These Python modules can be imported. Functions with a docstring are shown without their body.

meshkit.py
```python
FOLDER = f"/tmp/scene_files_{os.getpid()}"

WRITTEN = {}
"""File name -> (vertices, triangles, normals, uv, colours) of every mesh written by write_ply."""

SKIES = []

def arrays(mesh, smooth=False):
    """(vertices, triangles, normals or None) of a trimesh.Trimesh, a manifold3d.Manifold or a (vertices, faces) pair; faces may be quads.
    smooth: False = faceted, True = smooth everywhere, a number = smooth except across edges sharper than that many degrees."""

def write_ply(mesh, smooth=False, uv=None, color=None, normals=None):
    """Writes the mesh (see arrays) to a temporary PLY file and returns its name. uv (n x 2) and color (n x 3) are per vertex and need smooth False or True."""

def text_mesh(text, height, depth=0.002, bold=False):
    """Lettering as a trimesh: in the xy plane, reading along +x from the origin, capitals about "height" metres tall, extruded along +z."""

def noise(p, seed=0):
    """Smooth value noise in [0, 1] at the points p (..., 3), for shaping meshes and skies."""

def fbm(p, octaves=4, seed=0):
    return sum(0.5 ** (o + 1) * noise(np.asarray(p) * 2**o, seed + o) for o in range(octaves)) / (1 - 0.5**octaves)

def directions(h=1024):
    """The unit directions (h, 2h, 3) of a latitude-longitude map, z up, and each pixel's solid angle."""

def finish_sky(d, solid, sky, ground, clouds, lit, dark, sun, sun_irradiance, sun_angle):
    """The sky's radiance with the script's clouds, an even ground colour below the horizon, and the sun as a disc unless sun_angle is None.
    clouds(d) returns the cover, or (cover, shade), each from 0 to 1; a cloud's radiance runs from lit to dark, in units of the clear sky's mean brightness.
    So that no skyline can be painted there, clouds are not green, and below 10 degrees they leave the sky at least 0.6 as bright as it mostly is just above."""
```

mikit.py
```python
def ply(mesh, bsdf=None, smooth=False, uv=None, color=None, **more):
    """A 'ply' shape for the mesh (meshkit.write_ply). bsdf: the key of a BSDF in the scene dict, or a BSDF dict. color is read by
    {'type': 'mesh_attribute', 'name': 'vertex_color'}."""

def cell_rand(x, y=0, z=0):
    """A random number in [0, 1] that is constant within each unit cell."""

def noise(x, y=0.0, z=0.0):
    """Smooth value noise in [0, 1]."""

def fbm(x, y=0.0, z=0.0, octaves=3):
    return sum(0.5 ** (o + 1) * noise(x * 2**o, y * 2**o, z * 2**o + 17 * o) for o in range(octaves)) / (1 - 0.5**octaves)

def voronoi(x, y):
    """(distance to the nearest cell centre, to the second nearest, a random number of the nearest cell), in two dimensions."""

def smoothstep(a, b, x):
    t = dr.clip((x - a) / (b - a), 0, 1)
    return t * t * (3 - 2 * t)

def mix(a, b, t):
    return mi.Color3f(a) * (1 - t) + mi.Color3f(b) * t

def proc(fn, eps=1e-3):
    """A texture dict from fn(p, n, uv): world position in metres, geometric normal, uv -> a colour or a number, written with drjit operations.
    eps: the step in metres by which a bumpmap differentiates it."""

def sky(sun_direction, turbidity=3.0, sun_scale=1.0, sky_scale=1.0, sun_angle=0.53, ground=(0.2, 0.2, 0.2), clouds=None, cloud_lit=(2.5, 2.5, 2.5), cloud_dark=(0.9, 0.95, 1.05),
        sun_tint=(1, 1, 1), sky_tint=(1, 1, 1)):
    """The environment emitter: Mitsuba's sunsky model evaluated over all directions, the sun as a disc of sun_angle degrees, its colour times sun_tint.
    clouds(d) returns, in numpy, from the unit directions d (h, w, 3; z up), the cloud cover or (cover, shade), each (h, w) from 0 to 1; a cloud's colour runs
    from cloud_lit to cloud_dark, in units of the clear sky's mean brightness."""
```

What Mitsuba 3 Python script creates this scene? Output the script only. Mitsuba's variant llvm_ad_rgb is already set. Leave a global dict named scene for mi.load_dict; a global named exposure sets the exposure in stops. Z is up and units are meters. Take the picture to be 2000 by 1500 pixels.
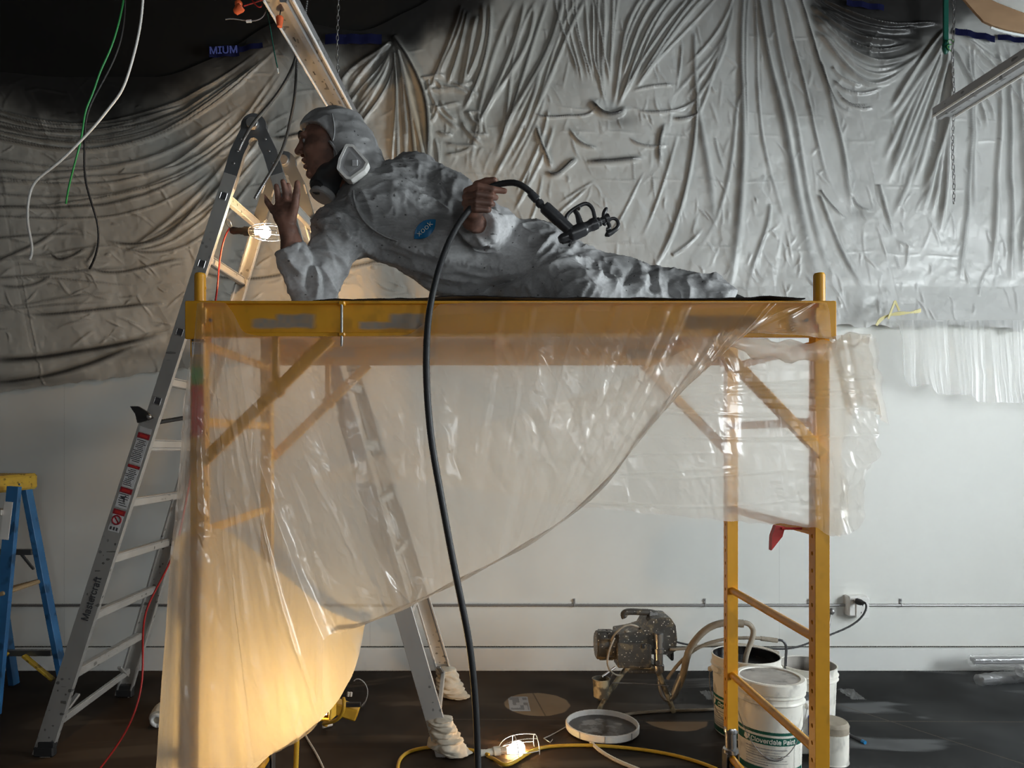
import math, random
import numpy as np, trimesh, shapely
import drjit as dr
import mitsuba as mi
import mikit, meshkit
from mikit import proc, fbm, noise, smoothstep, mix, voronoi, cell_rand
from scipy.interpolate import CubicSpline, PchipInterpolator
from scipy.spatial import cKDTree

T = mi.ScalarTransform4f
scene, labels = {}, {}

# ---------------------------------------------------------------- camera, light, exposure
FOC, VX, VY, EYE = 1450.0, 913.0, 857.0, 1.38      # focal length and principal point in pixels of the 2000 x 1500 frame, eye height
scene['camera'] = {'type': 'perspective', 'fov': math.degrees(2 * math.atan(1000 / FOC)), 'fov_axis': 'x', 'near_clip': 0.05, 'far_clip': 100.0,
                   'principal_point_offset_x': (1000 - VX) / 2000, 'principal_point_offset_y': (750 - VY) / 1500,
                   'to_world': T().look_at(origin=[0, 0, EYE], target=[0, 1, EYE], up=[0, 0, 1])}
exposure = 0.0
WINDOW_SIDE = [18.4, 20.0, 20.6]      # daylight through the big shop window in the right-hand wall
ADDED_WINDOW = [12.4, 13.3, 13.8]       # added window behind the photographer, for fill and film highlights
BULB = [430.0, 258.0, 112.0]
BULB_FLOOR = [170.0, 99.0, 39.0]
HALOGEN = [60.0, 38.0, 13.5]


def P(px, py, Y):
    """The point at depth Y that the photograph shows at (px, py)."""
    return np.array([(px - VX) * Y / FOC, Y, EYE - (py - VY) * Y / FOC])


def PF(px, py):
    """The point of the floor that the photograph shows at (px, py)."""
    Y = EYE * FOC / (py - VY)
    return np.array([(px - VX) * Y / FOC, Y, 0.0])


# ---------------------------------------------------------------- materials
def rgb(c):
    return {'type': 'rgb', 'value': [float(x) for x in c]}


def mat(name, color=(0.5, 0.5, 0.5), rough=0.5, metal=0.0, spec=0.5, bump=None, **kw):
    d = {'type': 'principled', 'base_color': color if isinstance(color, dict) else rgb(color), 'roughness': rough, 'metallic': metal, 'specular': spec, **kw}
    if bump is not None:
        d = {'type': 'bumpmap', 'arbitrary': bump[0], 'scale': bump[1], 'bsdf': d}
    scene['mat_' + name] = {'type': 'twosided', 'bsdf': d}
    return 'mat_' + name


def f_wall(p, n, uv):
    a = fbm(p.x * 1.3, p.z * 1.3, p.y, 4)
    seam = smoothstep(0.004, 0.0015, dr.abs(p.x - 1.857)) + smoothstep(0.004, 0.0015, dr.abs(p.x + 0.58)) + smoothstep(0.004, 0.0015, dr.abs(p.x + 2.4))
    black = smoothstep(3.10, 3.22, p.z + 0.25 * (fbm(p.x * 1.5, p.z * 1.5, 5.0, 3) - 0.5))
    c = mix((0.70, 0.70, 0.66), (0.79, 0.79, 0.75), a) * (1 - 0.10 * seam)
    return c * (1 - black) + mi.Color3f(0.012, 0.011, 0.010) * black


def f_floor(p, n, uv):
    x, y = p.x, p.y
    a = fbm(x * 1.2, y * 1.2, 0.0, 4)
    # sweeping scuffs and dust drags
    s = fbm(x * 1.1 + 2.2 * a, y * 7 + 3 * noise(x * 0.9, y * 0.9, 4.0), 2.0, 4)
    scuff = smoothstep(0.56, 0.72, s) * smoothstep(0.35, 0.65, fbm(x * 1.7, y * 1.7, 8.0, 3))
    brown = smoothstep(1.55, 0.6, x + 0.35 * (a - 0.5))
    base = mix((0.020, 0.021, 0.022), (0.032, 0.020, 0.012), brown) * (0.3 + 1.4 * smoothstep(0.3, 0.7, a))
    dust = mix((0.16, 0.165, 0.17), (0.11, 0.078, 0.05), brown)
    c = base * (1 - 0.55 * scuff) + dust * (0.55 * scuff)
    # joints of the floor protection boards
    j = smoothstep(0.007, 0.002, dr.abs(y - 3.64 + 0.012 * (x - 1))) * smoothstep(-0.2, 0.0, x) + smoothstep(0.007, 0.002, dr.abs((x - 2.02) + 0.62 * (y - 3.7)))
    c = c * (1 - 0.7 * dr.minimum(j, 1)) + mi.Color3f(0.10, 0.075, 0.05) * 0.5 * dr.minimum(j, 1)

    # clean rounds of bare board where pails stood during the spraying
    def disc(cx, cy, r):
        return smoothstep(r + 0.006, r - 0.006, dr.sqrt(dr.square(x - cx) + dr.square(y - cy)) + 0.008 * (noise(x * 25, y * 25, 6.0) - 0.5))

    kraft = mix((0.21, 0.145, 0.085), (0.27, 0.19, 0.115), fbm(x * 9, y * 9, 3.0, 3))
    d1 = disc(0.362, 3.862, 0.168)
    lx, ly = (x - 0.268) / 0.052, (y - 3.868) / 0.105
    lab = smoothstep(1.04, 0.98, dr.maximum(dr.abs(lx), dr.abs(ly)))
    ink = smoothstep(0.45, 0.5, cell_rand(x * 55, y * 26, 2.0)) * smoothstep(1.0, 0.8, dr.maximum(dr.abs(lx), dr.abs(ly - 0.05)))
    inside = mix(kraft, (0.42, 0.42, 0.43), lab)
    inside = mix(inside, (0.16, 0.16, 0.17), 0.75 * ink * lab)
    crease = smoothstep(0.006, 0.002, dr.abs(x - 0.372 - 0.10 * (3.862 - y)))
    inside = inside * (1 - 0.5 * crease)
    c = c * (1 - d1) + inside * d1
    d2 = disc(1.02, 3.66, 0.155) * smoothstep(3.63, 3.615, y)
    c = c * (1 - d2) + kraft * d2
    return c


def f_floor_rough(p, n, uv):
    return 0.50 + 0.4 * fbm(p.x * 3, p.y * 3, 2.0, 3)


def f_yellow(p, n, uv):
    a = fbm(p.x * 6, p.y * 6, p.z * 6, 4)
    grime = smoothstep(0.56, 0.75, fbm(p.x * 14, p.y * 14, p.z * 9, 4))
    c = mix((0.68, 0.31, 0.018), (0.78, 0.38, 0.026), a)
    return c * (1 - 0.3 * grime) + mi.Color3f(0.16, 0.09, 0.03) * (0.3 * grime)


def f_rail(p, n, uv):
    c = f_yellow(p, n, uv)

    def patch(x0, x1, z0, z1):
        e = 0.012
        w = 0.006 * (noise(p.x * 40, p.z * 40, 1.0) - 0.5)
        return smoothstep(x0 - e, x0 + e, p.x + w) * smoothstep(x1 + e, x1 - e, p.x + w) * smoothstep(z0 - 0.005, z0 + 0.005, p.z + w) * smoothstep(z1 + 0.005, z1 - 0.005, p.z + w)

    grey = dr.maximum(patch(-0.625, -0.445, 1.703, 1.728), patch(-0.555, -0.445, 1.703, 1.742))
    grey = dr.maximum(grey, dr.maximum(patch(-0.315, -0.125, 1.700, 1.720), patch(-0.225, -0.125, 1.700, 1.742)))
    worn = dr.maximum(patch(0.63, 0.84, 1.698, 1.738), patch(0.935, 0.955, 1.69, 1.745))
    c = mix(c, (0.31, 0.28, 0.25), grey * (0.75 + 0.25 * noise(p.x * 90, p.z * 90, 2.0)))
    return mix(c, (0.13, 0.075, 0.03), worn * (0.6 + 0.4 * noise(p.x * 50, p.z * 20, 2.0)))


def f_alum(p, n, uv):
    a = fbm(p.x * 9, p.y * 9, p.z * 3, 4)
    spat = smoothstep(0.74, 0.8, noise(p.x * 60, p.y * 60, p.z * 60)) * smoothstep(0.5, 0.7, noise(p.x * 4, p.y * 4, p.z * 4))
    return mix((0.46, 0.45, 0.43), (0.66, 0.65, 0.62), a) * (1 - 0.6 * spat)


def f_suit(p, n, uv):
    a = fbm(p.x * 7, p.y * 7, p.z * 7, 4)
    spray = smoothstep(0.18, 0.88, fbm(p.x * 3.1, p.y * 3.1, p.z * 3.1, 4) + 0.18 * n.z)
    fine = noise(p.x * 160, p.y * 160, p.z * 160)
    spot = smoothstep(0.90, 0.93, noise(p.x * 90, p.y * 90, p.z * 90))
    c = mix((0.50, 0.50, 0.505), (0.64, 0.64, 0.645), a) * (0.9 + 0.16 * fine)
    clean = smoothstep(0.19, 0.09, dr.sqrt(dr.square(p.x - 0.06) + dr.square(p.z - 2.03)))  # sleeves paler: the window light on them is put into the colour
    clean = dr.maximum(clean, smoothstep(0.20, 0.08, dr.sqrt(dr.square(p.x + 0.50) + dr.square(p.z - 1.90))))
    body = smoothstep(0.55, 0.30, dr.abs(p.x + 0.05)) * smoothstep(0.1, -0.5, n.y)  # torso front darker: its shade is painted in along with the overspray
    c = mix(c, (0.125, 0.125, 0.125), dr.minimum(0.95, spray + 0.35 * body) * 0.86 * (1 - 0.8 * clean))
    return c * (1 - 0.7 * spot)


def f_skin(p, n, uv):
    a = fbm(p.x * 40, p.y * 40, p.z * 40, 3)
    g = smoothstep(0.40, 0.68, fbm(p.x * 22, p.y * 22, p.z * 22, 4))
    c = mix((0.36, 0.165, 0.115), (0.45, 0.23, 0.165), a)
    return mix(c, (0.055, 0.035, 0.03), 0.35 + 0.4 * g)


def f_machine(p, n, uv):
    a = fbm(p.x * 22, p.y * 22, p.z * 22, 4)
    splat = smoothstep(0.53, 0.66, fbm(p.x * 38, p.y * 38, p.z * 26, 4))
    drip = smoothstep(0.86, 0.90, noise(p.x * 150, p.y * 150, p.z * 110))
    c = mix((0.038, 0.037, 0.036), (0.085, 0.078, 0.066), a)
    c = mix(c, (0.22, 0.17, 0.095), 0.5 * splat)
    return mix(c, (0.78, 0.74, 0.66), drip)


def f_legs(p, n, uv):
    splat = smoothstep(0.42, 0.60, fbm(p.x * 30, p.y * 30, p.z * 22, 4))
    return mix((0.09, 0.08, 0.06), (0.38, 0.33, 0.22), splat)


def f_pail(p, n, uv):
    a = fbm(p.x * 8, p.y * 8, p.z * 8, 4)
    sm = smoothstep(0.58, 0.76, fbm(p.x * 18, p.y * 18, p.z * 10, 4))
    return mix((0.74, 0.71, 0.63), (0.80, 0.78, 0.71), a) * (1 - 0.35 * sm)


def f_lid(p, n, uv):
    a = fbm(p.x * 14, p.y * 14, p.z * 4, 4)
    return mix((0.22, 0.20, 0.18), (0.52, 0.49, 0.45), a) * (1 - 0.6 * smoothstep(0.54, 0.74, fbm(p.x * 13 + 2 * a, p.y * 13, 2.0, 5)))


def f_cloth(p, n, uv):
    a = fbm(p.x * 24, p.y * 24, p.z * 24, 4)
    return mix((0.42, 0.37, 0.29), (0.60, 0.55, 0.46), a)


def f_deckpaint(p, n, uv):
    a = fbm(p.x * 5, p.y * 20, p.z * 3, 4)
    return mix((0.03, 0.028, 0.026), (0.10, 0.085, 0.07), a)


def f_traypaint(p, n, uv):
    x, y = p.x - 0.636, p.y - 3.50
    r = dr.sqrt(x * x + y * y)
    th = dr.atan2(y, x)
    edge = 0.105 + 0.028 * (fbm(th * 5.0, r * 8, 1.0, 3) - 0.5)
    inside = smoothstep(edge + 0.006, edge - 0.006, r)
    mottled = mix((0.045, 0.035, 0.028), (0.22, 0.21, 0.21), smoothstep(0.4, 0.72, fbm(x * 24, y * 24, 3.0, 4)))
    return mix((0.018, 0.012, 0.010), mottled, inside)


def f_fixture(p, n, uv):
    a = fbm(p.x * 20, p.y * 3, p.z * 20, 4)
    return mix((0.24, 0.24, 0.245), (0.36, 0.36, 0.365), a) * (1 - 0.6 * smoothstep(0.80, 0.85, noise(p.x * 60, p.y * 40, p.z * 50)))


def f_kraft(p, n, uv):
    a = fbm(p.x * 10, p.y * 4, p.z * 16, 4)
    return mix((0.17, 0.10, 0.055), (0.30, 0.19, 0.11), a)


def f_blue(p, n, uv):
    a = fbm(p.x * 12, p.y * 12, p.z * 12, 4)
    return mix((0.025, 0.115, 0.29), (0.04, 0.18, 0.40), a) * (1 - 0.5 * smoothstep(0.6, 0.75, fbm(p.x * 20, p.y * 20, p.z * 14, 3)))


def f_cap(p, n, uv):
    a = fbm(p.x * 25, p.y * 25, p.z * 25, 4)
    return mix((0.62, 0.42, 0.03), (0.44, 0.27, 0.05), a) * (1 - 0.6 * smoothstep(0.6, 0.7, fbm(p.x * 40, p.y * 40, p.z * 40, 3)))


def f_mud(p, n, uv):
    a = fbm(p.x * 25, p.y * 25, p.z * 25, 4)
    return mix((0.20, 0.17, 0.13), (0.42, 0.36, 0.28), a)


mat('wall', proc(f_wall), 0.55, spec=0.35)
mat('baseboard', (0.74, 0.74, 0.71), 0.45)
mat('floor', proc(f_floor), proc(f_floor_rough), spec=0.25, bump=(proc(lambda p, n, uv: fbm(p.x * 25, p.y * 25, 1.0, 3)), 0.004))
mat('black', (0.012, 0.011, 0.010), 0.8, spec=0.2)
mat('yellow', proc(f_yellow), 0.36)
mat('rail', proc(f_rail), 0.36)
mat('alum', proc(f_alum), 0.36, metal=0.55)
mat('darkalum', (0.20, 0.21, 0.22), 0.45, metal=0.7)
mat('steel', (0.55, 0.55, 0.55), 0.30, metal=0.95)
mat('zinc', (0.30, 0.295, 0.29), 0.45, metal=0.7)
mat('suit', proc(f_suit), 0.62, spec=0.35, sheen=0.2)
mat('skin', proc(f_skin), 0.5)
mat('machine', proc(f_machine), 0.42)
mat('legs', proc(f_legs), 0.45)
mat('pail', proc(f_pail), 0.38)
mat('lid', proc(f_lid), 0.45)
mat('cloth', proc(f_cloth), 0.85, spec=0.2)
mat('deck', proc(f_deckpaint), 0.6)
mat('plywood', (0.50, 0.36, 0.21), 0.6)
mat('traypaint', proc(f_traypaint), 0.25)
mat('fixture', proc(f_fixture), 0.38, metal=0.35)
mat('kraft', proc(f_kraft), 0.8, spec=0.2)
mat('blue', proc(f_blue), 0.45)
mat('cap', proc(f_cap), 0.5)
mat('mud', proc(f_mud), 0.7)
mat('rubber', (0.022, 0.022, 0.023), 0.55)
mat('gunmetal', (0.045, 0.046, 0.05), 0.30, spec=0.6)
mat('mask', (0.040, 0.043, 0.046), 0.38, spec=0.5)
mat('maskgrey', (0.42, 0.42, 0.43), 0.45)
mat('white', (0.80, 0.79, 0.76), 0.4)
mat('cream', (0.74, 0.70, 0.60), 0.5)
mat('paper', (0.58, 0.58, 0.58), 0.6)
mat('ink', (0.05, 0.05, 0.055), 0.6)
mat('inkred', (0.30, 0.02, 0.03), 0.5)
mat('red', (0.55, 0.035, 0.03), 0.4)
mat('orange', (0.75, 0.13, 0.04), 0.4)
mat('green', (0.035, 0.30, 0.08), 0.4)
mat('darkgreen', (0.01, 0.09, 0.065), 0.4)
mat('patchblue', (0.012, 0.16, 0.36), 0.4)
mat('labelblue', (0.03, 0.06, 0.26), 0.4)
mat('tapeblue', (0.005, 0.007, 0.042), 0.75, spec=0.2)
mat('labelyellow', (0.75, 0.42, 0.05), 0.4)
mat('cordyellow', (0.62, 0.36, 0.03), 0.4)
mat('stickergreen', (0.10, 0.30, 0.09), 0.4)
mat('ceramic', (0.82, 0.80, 0.75), 0.3)
mat('mesh_grey', (0.30, 0.30, 0.30), 0.5)
mat('wetpaint', (0.006, 0.006, 0.007), 0.18)
mat('silver', (0.62, 0.62, 0.62), 0.28, metal=0.9)
mat('hose', (0.030, 0.031, 0.033), 0.5)
mat('hosebrown', proc(f_mud), 0.55)
mat('tapeyellow', (0.62, 0.55, 0.25), 0.5)
mat('stick_tan', (0.34, 0.24, 0.13), 0.7)

# clear polythene film: a thin sheet, part lets light straight through, part scatters it
def film(name, through, spec_trans, rough, diff_trans, col, crisp=0.40):
    scene['mat_' + name] = {'type': 'blendbsdf', 'weight': 1.0 - through, 'a': {'type': 'null'},
                            'b': {'type': 'blendbsdf', 'weight': crisp,
                                  'a': {'type': 'principledthin', 'base_color': rgb(col), 'roughness': rough, 'spec_trans': spec_trans, 'eta': 1.65, 'diff_trans': diff_trans},
                                  'b': {'type': 'principledthin', 'base_color': rgb(col), 'roughness': 0.17, 'spec_trans': 0.94, 'eta': 1.99, 'diff_trans': diff_trans}}}
    return 'mat_' + name


film('film', 0.27, 0.88, 0.52, 1.0, (0.95, 0.93, 0.90))
film('filmhaze', 0.0, 0.50, 0.72, 1.30, (0.93, 0.90, 0.84), 0.0)
film('filmfold', 0.12, 0.60, 0.34, 1.0, (0.88, 0.86, 0.83))
film('filmwall', 0.42, 0.80, 0.30, 0.9, (0.93, 0.93, 0.93))
# the wall sheet: polythene with dried overspray and painted fold shade (the vertex colour says how much black lies where)
scene['mat_sheet'] = {'type': 'twosided', 'bsdf': {'type': 'principled', 'base_color': {'type': 'mesh_attribute', 'name': 'vertex_color'}, 'roughness': 0.36, 'specular': 0.5}}


# ---------------------------------------------------------------- mesh helpers
def cat(*ms):
    vs, fs, k = [], [], 0
    for m in ms:
        if m is None:
            continue
        v, f = (np.asarray(m.vertices), np.asarray(m.faces)) if isinstance(m, trimesh.Trimesh) else (np.asarray(m[0], float), np.asarray(m[1], int))
        if f.shape[1] == 4:
            f = np.vstack([f[:, [0, 1, 2]], f[:, [0, 2, 3]]])
        vs.append(v)
        fs.append(f + k)
        k += len(v)
    return np.vstack(vs), np.vstack(fs)


def unit(v):
    v = np.asarray(v, float)
    return v / max(np.linalg.norm(v), 1e-12)


def spline(pts, n=None, step=0.02):
    pts = np.asarray(pts, float)
    d = np.r_[0, np.cumsum(np.maximum(np.linalg.norm(np.diff(pts, axis=0), axis=1), 1e-9) ** 0.75)]
    L = np.linalg.norm(np.diff(pts, axis=0), axis=1).sum()
    n = n or max(4, int(L / step))
    return CubicSpline(d, pts)(np.linspace(0, d[-1], n)) if len(pts) > 2 else pts[0] + (pts[-1] - pts[0]) * np.linspace(0, 1, n)[:, None]


def tube(pts, r, sides=10, caps=True, squash=1.0):
    p = np.asarray(pts, float)
    n = len(p)
    r = np.broadcast_to(r, (n,))
    t = np.gradient(p, axis=0)
    t /= np.linalg.norm(t, axis=1, keepdims=True) + 1e-12
    a = np.cross(t[0], [0, 0, 1.0] if abs(t[0][2]) < 0.9 else [0, 1.0, 0])
    fr = []
    for i in range(n):
        a = unit(a - t[i] * (a @ t[i]))
        fr.append((a, np.cross(t[i], a)))
    an = np.arange(sides) * 2 * np.pi / sides
    v = np.array([p[i] + r[i] * (np.cos(an)[:, None] * fr[i][0] * squash + np.sin(an)[:, None] * fr[i][1]) for i in range(n)]).reshape(-1, 3)
    i, j = np.meshgrid(np.arange(n - 1), np.arange(sides), indexing='ij')
    q = np.stack([i * sides + j, i * sides + (j + 1) % sides, (i + 1) * sides + (j + 1) % sides, (i + 1) * sides + j], -1).reshape(-1, 4)
    f = np.vstack([q[:, [0, 1, 2]], q[:, [0, 2, 3]]])
    if caps:
        v = np.vstack([v, p[0], p[-1]])
        j = np.arange(sides)
        f = np.vstack([f, np.stack([j * 0 + n * sides, (j + 1) % sides, j], 1), np.stack([j * 0 + n * sides + 1, (n - 1) * sides + j, (n - 1) * sides + (j + 1) % sides], 1)])
    return v, f


def rod(a, b, r, sides=12):
    return tube([a, (np.asarray(a) + np.asarray(b)) / 2, b], r, sides)


def box(c, s, bev=0.0, rot=None):
    """A box with chamfered edges; rot: 3x3 matrix."""
    s = np.asarray(s, float) / 2
    bev = min(bev, 0.9 * s.min())
    if bev <= 0:
        m = trimesh.creation.box(2 * s)
        v, f = m.vertices, m.faces
    else:
        pts = []
        for k in range(3):
            e = np.array([s[0] - bev, s[1] - bev, s[2] - bev])
            e[k] = s[k]
            pts += [e * np.array(g) for g in np.ndindex(2, 2, 2) for g in [tuple(2 * x - 1 for x in g)]]
        m = trimesh.convex.convex_hull(np.array(pts))
        v, f = m.vertices, m.faces
    v = np.asarray(v, float)
    if rot is not None:
        v = v @ np.asarray(rot).T
    return v + np.asarray(c, float), np.asarray(f)


def frame(d, up=(0, 0, 1)):
    """Rotation matrix whose columns are (side, up', d)."""
    d = unit(d)
    s = np.cross(up, d)
    s = unit(s) if np.linalg.norm(s) > 1e-6 else np.array([1.0, 0, 0])
    return np.stack([s, np.cross(d, s), d], 1)


def beam(a, b, w, h, up=(0, 0, 1), bev=0.002, ext=0.0):
    """A bar from a to b; w along the side, h along up."""
    a, b = np.asarray(a, float), np.asarray(b, float)
    return box((a + b) / 2, (w, h, np.linalg.norm(b - a) + 2 * ext), bev, frame(b - a, up))


def prism(poly, depth, origin, R):
    """A shapely polygon (or list of points) extruded; local x, y, z -> columns of R; z runs 0..depth."""
    poly = poly if hasattr(poly, 'exterior') else shapely.Polygon(poly)
    m = trimesh.creation.extrude_polygon(poly, depth, engine='earcut')
    return m.vertices @ np.asarray(R).T + np.asarray(origin), m.faces


def lathe(prof, seg=32, origin=(0, 0, 0), axis=(0, 0, 1), closed=False):
    """prof: (r, h) points; spun about axis."""
    prof = np.asarray(prof, float)
    n = len(prof)
    an = np.arange(seg) * 2 * np.pi / seg
    v = np.stack([prof[:, None, 0] * np.cos(an), prof[:, None, 0] * np.sin(an), np.repeat(prof[:, None, 1], seg, 1)], -1).reshape(-1, 3)
    m = n if closed else n - 1
    i, j = np.meshgrid(np.arange(m), np.arange(seg), indexing='ij')
    i2 = (i + 1) % n
    q = np.stack([i * seg + j, i * seg + (j + 1) % seg, i2 * seg + (j + 1) % seg, i2 * seg + j], -1).reshape(-1, 4)
    R = frame(axis, (0, 1, 0) if abs(unit(axis)[1]) < 0.9 else (1, 0, 0))
    return v @ R.T + np.asarray(origin, float), np.vstack([q[:, [0, 1, 2]], q[:, [0, 2, 3]]])


def ball(c, r, n=2):
    m = trimesh.creation.icosphere(subdivisions=n, radius=1.0)
    return m.vertices * np.asarray(r) + np.asarray(c), m.faces


def ring(c, R, r, axis=(0, 0, 1), n=32, sides=8, arc=(0, 2 * np.pi)):
    fr = frame(axis, (0, 1, 0) if abs(unit(axis)[1]) < 0.9 else (1, 0, 0))
    a = np.linspace(*arc, n)
    return tube(np.asarray(c) + R * (np.cos(a)[:, None] * fr[:, 0] + np.sin(a)[:, None] * fr[:, 1]), r, sides)


def text_at(s, height, origin, R, depth=0.0015, bold=False, width=None):
    m = meshkit.text_mesh(s, height, depth, bold)
    v = np.array(m.vertices)
    v[:, 0] -= (v[:, 0].min() + v[:, 0].max()) / 2
    v[:, 1] -= (v[:, 1].min() + v[:, 1].max()) / 2
    if width:
        v[:, 0] *= width / np.ptp(v[:, 0])
    return v @ np.asarray(R).T + np.asarray(origin), np.array(m.faces)


def surface_nets(g, lo, h):
    """Iso-surface g = 0 (negative inside) of a grid whose first sample lies at lo, spacing h."""
    s = g < 0
    nx, ny, nz = g.shape
    c = np.zeros((nx - 1, ny - 1, nz - 1), int)
    for d in np.ndindex(2, 2, 2):
        c += s[d[0]:nx - 1 + d[0], d[1]:ny - 1 + d[1], d[2]:nz - 1 + d[2]]
    cells = np.argwhere((c > 0) & (c < 8))
    idx = -np.ones(c.shape, int)
    idx[tuple(cells.T)] = np.arange(len(cells))
    acc, cnt = np.zeros((len(cells), 3)), np.zeros(len(cells))
    for d0 in np.ndindex(2, 2, 2):
        for ax in range(3):
            if d0[ax]:
                continue
            d1 = list(d0)
            d1[ax] = 1
            a, b = g[tuple((cells + d0).T)], g[tuple((cells + d1).T)]
            hit = (a < 0) != (b < 0)
            t = np.where(hit, a / np.where(hit, a - b, 1), 0)
            p = np.array(d0, float) + t[:, None] * np.eye(3)[ax]
            acc += np.where(hit[:, None], p, 0)
            cnt += hit
    v = (cells + acc / cnt[:, None]) * h + lo
    fs = []
    for ax in range(3):
        u, w = (ax + 1) % 3, (ax + 2) % 3
        sl0 = [slice(1, -1)] * 3
        sl0[ax] = slice(0, -1)
        sl1 = list(sl0)
        sl1[ax] = slice(1, None)
        a, b = s[tuple(sl0)], s[tuple(sl1)]
        for flip in (False, True):
            e = np.argwhere((~a & b) if flip else (a & ~b))
            off = np.ones(3, int)
            off[ax] = 0
            e = e + off
            eu, ew = np.eye(3, dtype=int)[u], np.eye(3, dtype=int)[w]
            q = [idx[tuple(x.T)] for x in (e - eu - ew, e - ew, e, e - eu)]
            if flip:
                q = q[::-1]
            fs.append(np.stack(q, 1))
    q = np.vstack(fs)
    q = q[(q >= 0).all(1)]
    return v, np.vstack([q[:, [0, 1, 2]], q[:, [0, 2, 3]]])


def taubin(v, f, it=5):
    """Smooths without shrinking."""
    e = np.unique(np.sort(np.vstack([f[:, [0, 1]], f[:, [1, 2]], f[:, [2, 0]]]), 1), axis=0)
    n = len(v)
    i, j = np.r_[e[:, 0], e[:, 1]], np.r_[e[:, 1], e[:, 0]]
    cnt = np.maximum(np.bincount(i, minlength=n), 1)[:, None]
    v = np.array(v, float)
    for k in range(2 * it):
        a = np.stack([np.bincount(i, v[j, c], n) for c in range(3)], 1) / cnt
        v = v + (0.5 if k % 2 == 0 else -0.52) * (a - v)
    return v


def normals(v, f):
    fn = np.cross(v[f[:, 1]] - v[f[:, 0]], v[f[:, 2]] - v[f[:, 0]])
    n = np.stack([sum(np.bincount(f[:, k], fn[:, c], len(v)) for k in range(3)) for c in range(3)], 1)
    return n / np.maximum(np.linalg.norm(n, axis=1, keepdims=True), 1e-12)


def sm_union(a, b, k):
    h = np.clip(0.5 + 0.5 * (b - a) / k, 0, 1)
    return b + (a - b) * h - k * h * (1 - h)


def cone_sdf(X, a, b, ra, rb):
    a, b = np.asarray(a, float), np.asarray(b, float)
    ab = b - a
    t = np.clip(((X - a) @ ab) / (ab @ ab), 0, 1)
    return np.linalg.norm(X - a - t[..., None] * ab, axis=-1) - (ra + (rb - ra) * t)


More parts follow.
